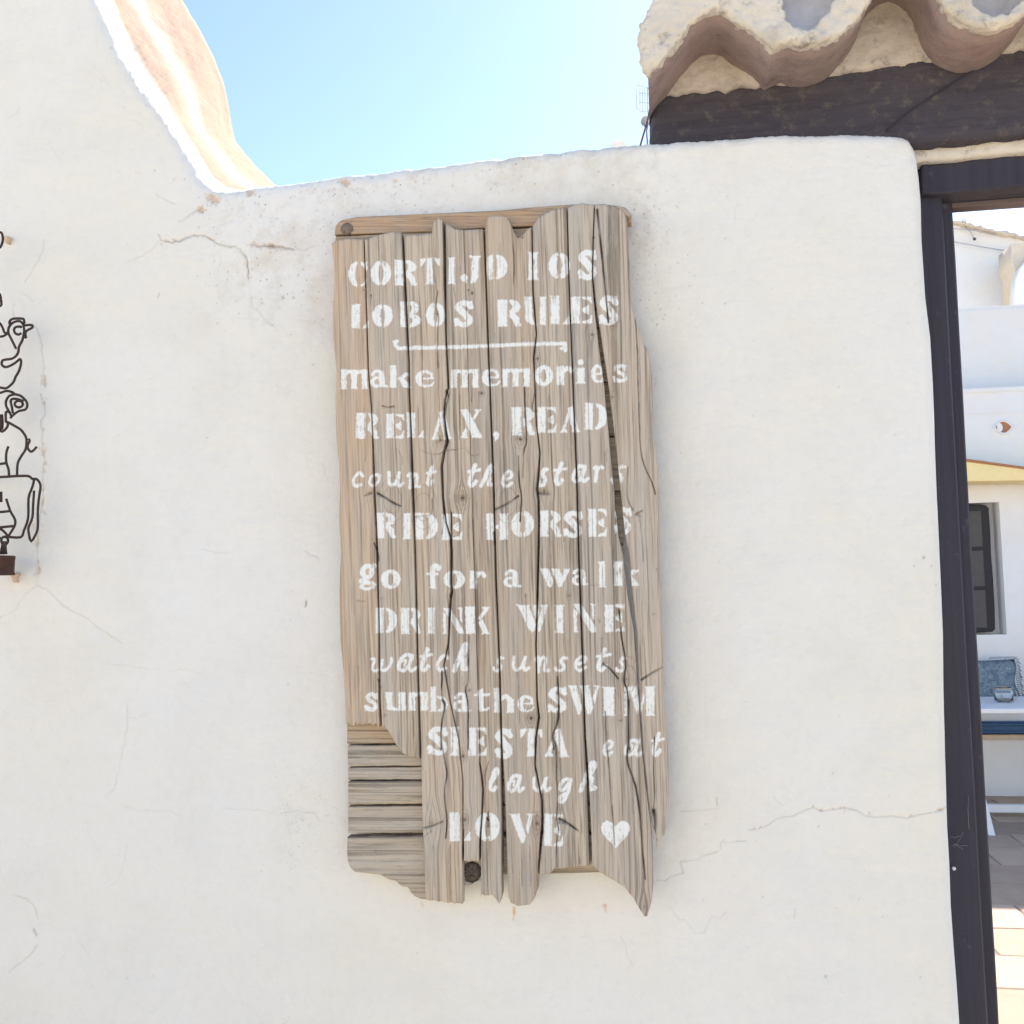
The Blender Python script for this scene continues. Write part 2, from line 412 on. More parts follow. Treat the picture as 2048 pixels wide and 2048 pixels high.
def A1(l): return [(x * .3623, y * .3623) for x, y in l]
def A3(l): return [(x * .4141, 440 + y * .4141) for x, y in l]
def A4(l): return [(x * .4908, 1100 + y * .4908) for x, y in l]
def A5(l): return [(1240 + x * .3727, 1500 + y * .3727) for x, y in l]
W_ = 1.9
cc.line(A1([(870, 1290), (885, 1325), (950, 1340), (1010, 1320), (1080, 1300), (1130, 1300), (1170, 1325), (1210, 1350), (1280, 1362), (1330, 1375), (1355, 1410), (1365, 1470), (1375, 1540)]), 1.2, .95, wob=2.2)
cc.line(A1([(1385, 1350), (1440, 1362), (1500, 1355), (1560, 1365), (1620, 1378)]), 2.0, .95, wob=W_); cc.line(A1([(1620, 1378), (1680, 1385), (1740, 1360)]), 1.2, .4, wob=W_)
cc.line(A1([(1375, 1540), (1380, 1620), (1400, 1700), (1440, 1730), (1480, 1780), (1510, 1800), (1540, 1830)]), 1.1, .32, wob=W_)
cc.line(A1([(885, 1325), (820, 1390), (760, 1420), (700, 1450)]), 1.1, .35, wob=W_)
cc.line(A1([(980, 1225), (1040, 1195), (1080, 1165), (1120, 1130)]), 1.2, .6, wob=W_)
cc.line(A1([(245, 1320), (230, 1400), (180, 1490), (140, 1560)]), 1.1, .4, wob=W_)
cc.line(A1([(860, 1070), (930, 1110), (960, 1125)]), 1.1, .4, wob=W_)
cc.line(A1([(1210, 1390), (1220, 1450), (1200, 1500)]), 1, .25, wob=W_); cc.line(A1([(880, 1615), (870, 1640)]), 1.3, .5)
for l_c, n_c in ((A1([(885, 1325), (950, 1340), (1080, 1300), (1170, 1325), (1280, 1362), (1355, 1410), (1375, 1540)]), 34), (A1([(1385, 1350), (1440, 1362), (1500, 1355), (1620, 1378)]), 22), (A3([(218, 755), (220, 940), (205, 1100), (208, 1360), (187, 1640), (185, 1765)]), 30), (A5([(700, 430), (850, 365), (1040, 308), (1200, 308), (1380, 362), (1540, 367), (1760, 310)]), 14)):
    for k in range(n_c):
        i_ = random.randrange(len(l_c) - 1); t_ = random.random(); X_ = l_c[i_][0] + (l_c[i_ + 1][0] - l_c[i_][0]) * t_ + random.gauss(0, 3); Y_ = l_c[i_][1] + (l_c[i_ + 1][1] - l_c[i_][1]) * t_ + random.gauss(0, 3)
        st.blob(X_, Y_, random.uniform(2, 5), random.uniform(1.2, 3), random.uniform(.25, .6), random.uniform(0, 3), .8, True); cc.blob(X_ + 1, Y_ + 1, random.uniform(1, 2.4), .9, random.uniform(.3, .8), random.uniform(0, 3))
for x, y, r in ((1110, 1157, 7), (1170, 1098, 10), (1380, 1062, 7), (1900, 1005, 8), (1500, 1357, 4)):
    st.blob(x * .3623, y * .3623, r * 1.5, r, .85, .5, .9, True); cc.blob(x * .3623 + 3, y * .3623 + r * .6, r * .7, 1.5, .5, -.6, .8)
st.blob(692, 367, 11, 7, .8, .2, .9, True); st.blob(790, 362, 6, 5, .6, 0, .9, True)
cc.line(A3([(70, 400), (65, 440), (70, 470)]), 1, .5, wob=.6); cc.line(A3([(110, 355), (140, 370), (160, 395)]), .9, .4, wob=.6)
cc.line(A3([(160, 500), (185, 540), (200, 590), (208, 680), (216, 750)]), 1.1, .55, wob=W_); cc.line(A3([(218, 755), (220, 805)]), 1.7, .95, wob=.5)
cc.line(A3([(200, 840), (218, 900), (220, 940), (200, 970), (208, 1030), (205, 1100), (215, 1160), (208, 1250), (208, 1360)]), 1.3, .6, wob=1.2)
cc.line(A3([(208, 1360), (190, 1480), (183, 1560), (187, 1640), (198, 1700), (180, 1740), (185, 1765)]), 1.3, .6, wob=1.2)
for x, y, r in ((207, 780, 5), (210, 1120, 6), (205, 1360, 4), (165, 1475, 5), (183, 1560, 5), (190, 1690, 5), (20, 90, 6)): st.blob(*A3([(x, y)])[0], r, r * 1.7, .55, 0, .8, True)
cc.line(A4([(155, 145), (200, 165), (250, 215), (300, 250), (350, 275), (410, 320), (450, 350), (500, 380)]), 1.3, .6, wob=W_)
cc.line(A4([(150, 145), (100, 190), (65, 245), (0, 280), (-60, 300)]), 1.2, .5, wob=W_)
cc.line(A4([(518, 630), (520, 720), (500, 820), (480, 920), (470, 970), (430, 1010)]), 1.2, .45, wob=W_)
cc.line(A4([(440, 462), (525, 470), (600, 485), (700, 490), (760, 487), (825, 507)]), 1.0, .26, wob=W_)
cc.line(A4([(60, 1405), (110, 1420), (145, 1460), (155, 1500)]), 1.3, .7, wob=W_); cc.line(A4([(138, 1545), (150, 1570)]), 2.0, .95)
cc.line(A4([(155, 1610), (120, 1655), (75, 1690), (40, 1720)]), 1.4, .7, wob=W_)
cc.line(A4([(500, 1040), (560, 1060), (700, 1065), (730, 1080)]), 1, .3, wob=W_); cc.line(A4([(900, 1052), (1060, 1060), (1130, 1080), (1200, 1065), (1280, 1070), (1304, 1105)]), 1, .38, wob=W_)
cc.line(A4([(520, 1200), (500, 1300), (470, 1360), (440, 1370)]), 1, .2, wob=W_); cc.line(A4([(310, 1540), (320, 1590), (360, 1640)]), 1, .25, wob=W_)
cc.line(A4([(820, 0), (900, 12), (930, 10)]), 1, .3, wob=W_); cc.line(A4([(1240, 0), (1265, 20), (1300, 35)]), 1.2, .4, wob=W_)
cc.blob(612, 1206, 2.2, 6.5, 1, .1); cc.line([(612, 1206), (611, 1213)], 1.6, .9)
cc.line(A5([(190, 700), (240, 703), (270, 680), (340, 660), (320, 600), (410, 590), (440, 570), (525, 543)]), 1.2, .5, wob=.6)
cc.line(A5([(540, 530), (540, 500), (560, 480)]), 1, .3); cc.line(A5([(560, 495), (680, 488)]), 1.1, .45, wob=.5)
cc.line(A5([(690, 430), (740, 425), (800, 400), (850, 365), (930, 355), (980, 325), (1040, 308), (1080, 330), (1140, 320), (1200, 308), (1270, 325), (1320, 355), (1380, 362), (1460, 355), (1540, 367), (1620, 345), (1700, 330), (1765, 310)]), 1.2, .55, wob=.7)
st.blob(1883, 1620, 9, 4, .8, -.2, .8, True)
cc.line(A5([(270, 850), (320, 915), (350, 915), (400, 985), (450, 985), (490, 895), (540, 905), (570, 870)]), 1.1, .28, wob=.6)
cc.line(A5([(515, 255), (522, 300)]), 1.4, .5, wob=.5); cc.line(A5([(330, 330), (460, 320), (520, 315)]), 1, .35, wob=.5)
cc.line(A5([(0, 1000), (30, 1050), (40, 1120), (70, 1160)]), 1, .25, wob=.6); cc.line(A5([(820, 250), (870, 300)]), 1, .25); cc.line(A5([(940, 850), (938, 900)]), 1.2, .35)
cc.line(A5([(-30, 690), (30, 720), (80, 745)]), 1, .2)
# faint craquelure wandering over the coat, denser near the top edge
for k in range(60):
    x = random.uniform(480, 1000) if k % 3 == 0 else random.uniform(20, 1860); y = topf(x) + (abs(random.gauss(0, 120)) + 10 if k % 2 else random.uniform(20, 1700))
    a = random.choice((0, math.pi / 2, .6, 2.4)) + random.uniform(-.4, .4); q = [(x, y)]
    for j in range(random.randint(2, 6)):
        a += random.uniform(-.6, .6); q.append((q[-1][0] + math.cos(a) * random.uniform(4, 12), q[-1][1] + math.sin(a) * random.uniform(4, 12)))
    cc.line(q, .85, random.uniform(.08, .30), wob=.5)
for k in range(620):     # pits and fly specks
    if k % 4 < 2: x = random.gauss(680, 190); y = topf(x) + abs(random.gauss(0, 130)) + 8
    elif k % 4 == 2: x = random.gauss(1290, 60); y = random.gauss(470, 110)
    else: x = random.uniform(0, 1880); y = random.uniform(topf(x) + 30, 2048)
    r = random.choice((.9, 1.1, 1.3, 1.6)); cc.blob(x, y, r * 1.3, r, random.uniform(.25, .85), random.uniform(0, 3))
for x, y, r, v in ((1863, 1132, 2.2, .6), (1848, 1115, 3.2, .8), (1828, 1132, 2, .6), (1873, 1170, 2, .5), (1652, 1954, 3, .6), (1526, 1795, 2, .5), (567, 595, 3.5, .8), (588, 595, 3, .6), (597, 550, 2.2, .8), (606, 582, 2, .6), (545, 650, 2.6, .6), (1308, 412, 3, .6), (1355, 414, 2, .6), (1450, 476, 1.8, .6)):
    cc.blob(x, y, r, r, v, 0, .5)
for q in range(120): cc.blob(random.gauss(590, 35), random.gauss(1640, 60), 1.1, 1.1, random.uniform(.3, .7))
cc.a[1150:, :620] *= .62
rs.line([(1028, 1816), (1028, 1828)], 2.2, .9); rs.line([(1028, 1828), (1026, 1840)], 1.4, .6); rs.blob(1209, 1812, 4, 4, .9, 0, .8); rs.line([(1210, 1814), (1212, 1824)], 1.5, .6); rs.line([(843, 1806), (846, 1812)], 2, .4)
rs.blob(30, 460, 2, 2, .2)
DX = 2.1
x0s = np.concatenate([np.arange(-1500, -60, 60.), np.arange(-60, 1800, DX), np.arange(1800, 1826, 1.6), 1836 - np.array([9, 7, 5.2, 3.6, 2.2, 1.1, .4, 0])])
nfr = 880
tA = np.concatenate([[0, .4, 1.2, 2.4, 4, 6, 8.5, 11.5, 15, 19, 23.5], 23.5 + np.arange(1, nfr) ** 1.0 * 1.0])
tt = tA / tA[-1]
top = topf(x0s)
Yp = top[None, :] + (2110 - top[None, :]) * np.where(tA[:, None] < 24, tA[:, None] / (2110 - top[None, :]), tA[:, None] / tA[-1] * 1.0)
# keep rows ordered between the fixed edge rows and the spread rows
base = top[None, :] + 23.5 + (2110 - top[None, :] - 23.5) * ((tA[:, None] - 23.5) / (tA[-1] - 23.5))
Yp = np.where(tA[:, None] <= 23.5, top[None, :] + tA[:, None], base)
low = np.array([2400, 2900, 3500.])[:, None] * np.ones((1, len(x0s)))
Yp = np.concatenate([Yp, low], 0)
wgt = sm((x0s - 1300) / (1836 - 1300))[None, :]
Xp = x0s[None, :] + (rightf(Yp) - 1836) * wgt
Q = onY(Xp, Yp, 0.0)
slope = np.gradient(top, x0s)
PXM = 1.5 / F
e_t = (Yp - top[None, :]) / np.sqrt(1 + slope[None, :] ** 2) * PXM
e_r = (rightf(Yp) - Xp) * PXM
rt = .016 + .006 * vn(x0s / 40, 0 * x0s, 3)[None, :]; rr = .020
def rnd(e, r): q = np.clip(1 - e / r, 0, 1); return r * (1 - np.sqrt(np.clip(1 - q * q, 0, 1)))
yy = rnd(e_t, rt) + rnd(e_r, rr)
edge = np.exp(-e_t / .012)
X, Z = Q[..., 0], Q[..., 2]
crk = cc.get(Xp, Yp)
rel = .010 * fbm(X * 2.1, Z * 2.1, 11) + .0045 * fbm(X * 9, Z * 9, 21) + 0.0012 * fbm(X * 38, Z * 38, 31) + .0008 * fbm(X * 160, Z * 160, 41, 2)
wn0 = np.exp(-np.maximum(Yp - top[None, :], 0) / 80) * sm((Xp - 380) / 80) * (1 - .7 * sm((Xp - 1250) / 200))
rel = rel + wn0 * (.0022 * fbm(X * 90, Z * 90, 81, 3) + .001 * fbm(X * 300, Z * 300, 85, 2)) + edge * (.006 * fbm(X * 60, Z * 60, 51) + .003 * fbm(X * 170, Z * 170, 52, 2))
inb = (Yp < 2110) & (Xp > -60)
yy = yy + rel + .0022 * crk * inb + .003 * st.get(Xp, Yp) * inb
jz = np.exp(-e_t / .02) * (.004 * fbm(X * 70, yy * 70 + 3, 61) + .0025 * fbm(X * 220, yy * 220 + 3, 62, 2))
steep = sm((430 - x0s) / 60)[None, :]
front = np.stack([X + jz * steep * 1.2, yy, Z + jz * (1 - .2 * steep)], -1)
# the thickness of the wall: the cap runs back to its own rear outline
TH = .27
bk = [(365, 0), (392, 45), (430, 120), (447, 165), (456, 205), (462, 245), (470, 282), (486, 305), (505, 325), (545, 365), (575, 395)]
bq = onY([p[0] for p in bk], [p[1] for p in bk], TH)
ex = bq[0, 0]; ez = bq[0, 2]
bX = np.concatenate([[ex - 2, ex - .5, ex - .12, ex - .05], bq[:, 0]]); bZ = np.concatenate([[ez + .7, ez + .5, ez + .22, ez + .10], bq[:, 2]])
fX, fZ = front[0, :, 0], front[0, :, 2]
Zb = np.interp(fX, bX, bZ); Zb = np.where(fX > bX[-1], np.minimum(fZ, fZ - .02), np.maximum(Zb, fZ - .05))
cap = []
NV = 34
for k in range(NV, 0, -1):
    v = k / NV
    z = fZ + (Zb - fZ) * v ** .8 + steep[0] * (.020 * np.sin(v * 6.0 + fZ * 3) * v * (1 - v) * 2)
    yv = front[0, :, 1] + (TH - front[0, :, 1]) * v
    n1 = .004 * fbm(fX * 30 + v * 6, fZ * 30 + v * 6, 71) + .008 * fbm(fX * 8 + v * 3, v * 3 + fZ * 4, 72)
    n1 = n1 * min(1, v * 6)
    cap.append(np.stack([fX + n1 * steep[0], yv, z + n1 * .5], -1))
cap = np.stack(cap, 0)
backlow = cap[0].copy(); backlow[:, 1] = TH + .01; backlow[:, 2] -= .03
bottom = backlow.copy(); bottom[:, 2] = -.04
co = np.concatenate([bottom[None], backlow[None], cap, front], 0)
nb = 2 + NV
def pad(a, v=0.): return np.concatenate([np.full((nb, a.shape[1]), v), a * inb], 0)
pe = np.concatenate([np.zeros(2), np.linspace(1, 0, NV)])[:, None] * np.ones((1, co.shape[1]))
pe = sm((pe - .025) / .06) * sm((545 - x0s) / 90)[None, :] * (1 - .26 * np.exp(-((pe - .42) / .13) ** 2))  # peach coat; its white rim and paler band paint in sunlit shading and stain
pe = np.concatenate([pe, np.zeros_like(Yp)], 0)
worn = np.clip(np.exp(-np.maximum(Yp - top[None, :], 0) / 95) * sm((Xp - 380) / 80) * (1 - .75 * sm((Xp - 1250) / 200)) + .6 * np.exp(-((Xp - 560) / 130) ** 2 - ((Yp - 560) / 120) ** 2) + .7 * np.exp(-((Xp - 1285) / 45) ** 2 - ((Yp - 480) / 130) ** 2) + .35 * np.exp(-((Xp - 600) / 50) ** 2 - ((Yp - 1640) / 90) ** 2) + .05, 0, 1)
at = {'crack': pad(crk), 'stain': pad(st.get(Xp, Yp)), 'rust': pad(rs.get(Xp, Yp)), 'worn': pad(worn), 'peach': pe}
# return at the doorway
ret = []
for yv in (.05, .09, .13, .18, TH):
    c = co[:, -1, :].copy(); c[:, 1] = np.maximum(c[:, 1], yv) if yv < TH else np.maximum(c[:, 1], TH); c[:, 0] += .003 * vn(c[:, 2] * 12, c[:, 2] * 0 + yv * 20, 4); ret.append(c)
co = np.concatenate([co, np.stack(ret, 1)], 1)
for k in at: at[k] = np.concatenate([at[k], np.repeat(at[k][:, -1:] * 0, 5, 1)], 1)
wall = gridmesh('plaster_wall', co, at, M['wall'])
tag(wall, 'thick white limewashed garden wall with cracks, sweeping up at the left, carrying the sign', 'wall')

# ------------------------------------------------------------ the doorway
df = empty('door_frame', onY(1870, 3300, .12), 'black stained wooden door frame set against the right end of the white wall', 'door frame')
def xr(y): return np.interp(y, [399, 444, 572, 669, 781, 909, 999, 1086, 1239, 1393, 1499, 1612, 1774, 1950, 2047, 3100], [1903.5, 1905, 1911.6, 1918, 1924, 1931, 1936, 1939.5, 1950.5, 1959, 1964.5, 1971, 1983, 1991.6, 1997, 2057])
a = P(1903.5, 399, .128); b = P(1997, 2047, .128)
jx = (a.x + b.x) / 2
def jamb(name, x0, x1, y0, y1, ztop, mat, bev=.003):
    # hand-hewn upright with slightly wavy arrises
    nz = 60; bm = bmesh.new(); rings = []
    for k in range(nz + 1):
        z = -.04 + (ztop + .04) * k / nz; d = .0016 * float(fbm(np.array(z * 5), np.array(x0 * 9), 3)); t = (z - a.z) / (b.z - a.z)
        sx = (a.x - jx) * (1 - 2 * t) * .9
        rings.append([bm.verts.new(p) for p in ((x0 + d + sx, y0, z), (x1 + d * 1.5 + sx - bev, y0 - d, z), (x1 + d * 1.5 + sx, y0 + bev, z), (x1 + d + sx, y1, z), (x0 + sx, y1, z))])
    for A, B in zip(rings[:-1], rings[1:]):
        for j in range(5): bm.faces.new((A[j], A[(j + 1) % 5], B[(j + 1) % 5], B[j]))
    bm.faces.new(rings[0][::-1]); bm.faces.new(rings[-1])
    return bm_obj(name, bm, mat, df)
zl = P(1870, 345, .13).z
jamb('jamb', jx - .085, jx - .022, .10, .22, zl + .05, M['jamb'])
jamb('door_stop', jx - .0215, jx, .125, .24, zl + .05, M['jamb'])
poly_prism('lintel', [(1843, 322), (1858, 329), (2048, 303), (2400, 262), (2400, 342), (2048, 372), (1878, 388), (1845, 388)], .085, .165, M['jamb'], df, .003)
poly_prism('lintel_lip', [(1878, 388), (2048, 372.5), (2400, 343), (2400, 362), (2048, 388), (1900, 400), (1878, 402)], .115, .155, M['jamb'], df, .003)
poly_prism('head_board', [(1898, 400.5), (2048, 388.5), (2400, 362.5), (2400, 384), (2048, 405), (1898, 416)], .13, .155, M['brownwood'], df, .002)
tube('cobweb', [[P(x, y, .094 + (k % 3) * .002) for k, (x, y) in enumerate(l)] for l in ([(1901, 1673), (1910, 1675), (1920, 1672), (1927, 1667), (1923, 1664)], [(1903, 1692), (1912, 1688), (1922, 1692), (1935, 1691)], [(1908, 1695), (1917, 1683), (1924, 1672)], [(1906, 1686), (1918, 1694), (1926, 1699)], [(1938, 1658), (1936, 1620), (1937, 1590)])], .0003, M['web'], df)
bm = bmesh.new(); bmesh.ops.create_uvsphere(bm, u_segments=10, v_segments=6, radius=.0028)
for v in bm.verts: v.co += P(1908, 1737, .094)
bm_obj('screw_head', bm, M['whitepaint'], df, True)  # screw head made white to stand for its highlight
# door panel hinged open is out of view; far jamb closes the opening
box('jamb', (1.62, .10, -.04), (1.72, .22, zl + .1), M['jamb'], df)
box('plinth_wall', (1.722, .0, -.04), (3.4, .27, zl + .25), M['whitewall']) 
tag(bpy.data.objects['plinth_wall'], 'white wall continuing on the far side of the doorway, outside the picture', 'wall'); bpy.data.objects['plinth_wall'].name = 'side_wall'

# ------------------------------------------------------------ tiled roof over the gate
rf = empty('gate_roof', P(1600, 262, .12), 'whitewashed barrel tile eave on a dark beam above the doorway', 'roof')
beam = poly_prism('beam', [(1302, 188), (1330, 182), (1400, 176), (1470, 165), (1530, 156), (1600, 147), (1680, 134), (1760, 122), (1850, 108), (1950, 100), (2060, 88), (2500, 40), (2500, 190), (2060, 268), (1950, 276), (1838, 290), (1700, 300), (1500, 305), (1298, 312), (1300, 240)], .045, .26, M['beam'], rf, .012)
lumpy(beam, .005, .012, .10, .006, .018)
tube('split', [[P(x, y, .040) for x, y in smooth_path([(1990, 118), (1930, 150), (1860, 195), (1810, 228), (1772, 262)], 4)]], .0011, M['jamb'], rf)
sofp = poly_prism('soffit_plaster', [(1800, 296), (1838, 286), (1950, 274), (2060, 263), (2500, 190), (2500, 250), (2060, 303), (1950, 313), (1845, 322), (1800, 330)], .07, .25, M['roofplaster'], rf, .006)
lumpy(sofp, .006, .005, .05)
mort = poly_prism('mortar', [(1303, 186), (1312, 172), (1325, 163), (1342, 145), (1375, 118), (1405, 103), (1432, 99), (1458, 104), (1482, 118), (1505, 132), (1525, 100), (1560, 90), (1640, 60), (1700, 0), (1780, -30), (1840, 0), (1900, 30), (2060, -30), (2500, -60), (2500, 45)] + fray([(2060, 96), (1960, 107), (1900, 111), (1850, 121), (1780, 131), (1700, 144), (1640, 155), (1600, 161), (1540, 165), (1500, 169), (1450, 176), (1400, 183), (1350, 187)], 4.5, 13), .035, .22, M['mortar'], rf, .008)
lumpy(mort, .0045, .010, .05, .007, .014)
# ledge of plaster squeezed out on the beam's top edge
led = None and poly_prism('mortar_fillet', fray([(1318, 186), (1400, 175), (1480, 163), (1560, 148), (1640, 142), (1720, 134), (1800, 118), (1900, 104), (1990, 98)], 2.5, 14) + fray([(1985, 106), (1900, 113), (1850, 121), (1790, 131), (1740, 138), (1700, 148), (1660, 152), (1600, 160), (1500, 171), (1400, 182), (1330, 190)], 2.5, 14), .031, .07, M['mortar'], rf, .005)

YT = -.085
WAVE = [[(1296, 150), (1312, 128), (1340, 100), (1370, 62), (1400, 32), (1425, 20), (1450, 25), (1475, 43), (1510, 63), (1530, 80), (1548, 93)],
        [(1548, 93), (1562, 84), (1582, 80), (1610, 85), (1645, 82), (1678, 68), (1705, 45), (1727, 18), (1742, -8)],
        [(1742, -8), (1762, -60), (1795, -90), (1830, -92), (1862, -62), (1885, -2)],
        [(1885, -2), (1903, 25), (1938, 45), (1975, 52), (2012, 45), (2048, 26), (2080, -5)],
        [(2080, -5), (2100, -50), (2135, -85), (2175, -88), (2205, -60), (2230, 0)],
        [(2230, 0), (2260, 32), (2310, 45), (2360, 35), (2400, -5)]]
for si, seg in enumerate(WAVE):
    sp = smooth_path(seg, 4); cols = len(sp); ys = [YT + .016, YT + .05, .0, .04, .10, .30, .6]
    rise = [0, 0, 0, 0, .01, .06, .15]; th = .013
    bm = bmesh.new(); L0 = []; L1 = []
    for yv, dz in zip(ys, rise):
        k = 1 - .05 * max(0, yv - YT)
        r0 = []; r1 = []
        for c_, (x, y) in enumerate(sp):
            q = P(x, y, YT); nz = .0015 * float(fbm(np.array(q.x * 40), np.array(yv * 30), 5))
            r0.append(bm.verts.new((q.x, yv, q.z + dz + nz))); r1.append(bm.verts.new((q.x, yv, q.z + dz + th)))
        L0.append(r0); L1.append(r1)
    for Lr in (L0, L1):
        for A, B in zip(Lr[:-1], Lr[1:]):
            for j in range(cols - 1): bm.faces.new((A[j], A[j + 1], B[j + 1], B[j]))
    for j in range(cols - 1): bm.faces.new((L0[0][j], L0[0][j + 1], L1[0][j + 1], L1[0][j])); bm.faces.new((L0[-1][j], L0[-1][j + 1], L1[-1][j + 1], L1[-1][j]))
    bm_obj('roof_tile', bm, M['tile'], rf, True)
wave = [p for s_ in WAVE for p in smooth_path(s_, 3)[:-1]] + [(2400, -5)]
fas = poly_prism('whitewashed_eave', [(1283, 128), (1279, 100), (1277, 70), (1283, 40), (1300, 8), (1318, -40), (1330, -110), (1360, -200), (1500, -250), (2400, -300)] + wave[::-1],
                 YT, YT + .024, M['roofplaster'], rf, .004,
                 holes=([(1566, -60), (1566, 0), (1571, 36), (1588, 53), (1612, 61), (1637, 48), (1655, 24), (1668, 0), (1678, -40), (1665, -90), (1620, -110), (1580, -95)],
                        [(1944, -60), (1945, 0), (1956, 20), (1985, 31), (2018, 25), (2045, 5), (2060, -40), (2035, -100), (1980, -105)]))
lumpy(fas, .0034, .010, .06, .009, .010)
# throat of the covering tiles inside the two mouths, light put into its colour
for hx, hy in ((1620, -25), (2000, -45)):
    q = P(hx, hy, YT); bm = bmesh.new(); n = 18; rr_ = .041; prev = None
    for yv in (YT + .022, YT + .035, YT + .05, YT + .068):
        ring = [bm.verts.new((q.x - (yv - YT - .022) * .12 + math.cos(t) * rr_ * 1.15, yv, q.z + math.sin(t) * rr_ * 1.3 + (yv - YT - .022) * .12)) for t in [2 * math.pi * j / n for j in range(n)]]
        if prev:
            for j in range(n): bm.faces.new((prev[j], prev[(j + 1) % n], ring[(j + 1) % n], ring[j]))
        prev = ring
    bm.faces.new(prev)
    bm_obj('roof_tile', bm, M['tilein'], rf, True)
# roof body behind the eave: rising slope of tiles, closed underneath
q0 = P(1330, -60, 0); q1 = P(2400, -60, 0)
box('roof_deck', (q0.x, .02, q0.z + .02), (q1.x, .62, q0.z + .10), M['mortar'], rf, .01)

# ------------------------------------------------------------ the wooden sign
X7 = lambda x, y: (640 + x * .3623, 380 + y * .3623)
X8 = lambda x, y: (640 + x * .3623, 760 + y * .3623)
XB = lambda x, y: (640 + x * .3727, 1100 + y * .3727)
XC = lambda x, y: (640 + x * .3727, 1400 + y * .3727)
def arc(cx, cy, rx, ry, a0, a1, n=14): return [(cx + rx * math.cos(R(a0 + (a1 - a0) * k / n)), cy + ry * math.sin(R(a0 + (a1 - a0) * k / n))) for k in range(n + 1)]
def cres(cx, cy, RX, RY, rx, ry, a0, a1): return ('p', arc(cx, cy, RX, RY, a0, a1) + arc(cx, cy, rx, ry, a1, a0))
def p_(*l): return ('p', list(l))
def s_(w, *l): return ('s', w, smooth_path(list(l), 5))
def l_(w, *l): return ('s', w, list(l))
def c_(x, y, r): return ('s', 2 * r, [(x, y), (x + .001, y)])
stem = lambda a, b: p_((a - .02, 0), (b + .03, 0), (b, .06), (b - .01, .94), (b + .03, 1), (a - .02, 1), (a + .01, .94), (a, .06))
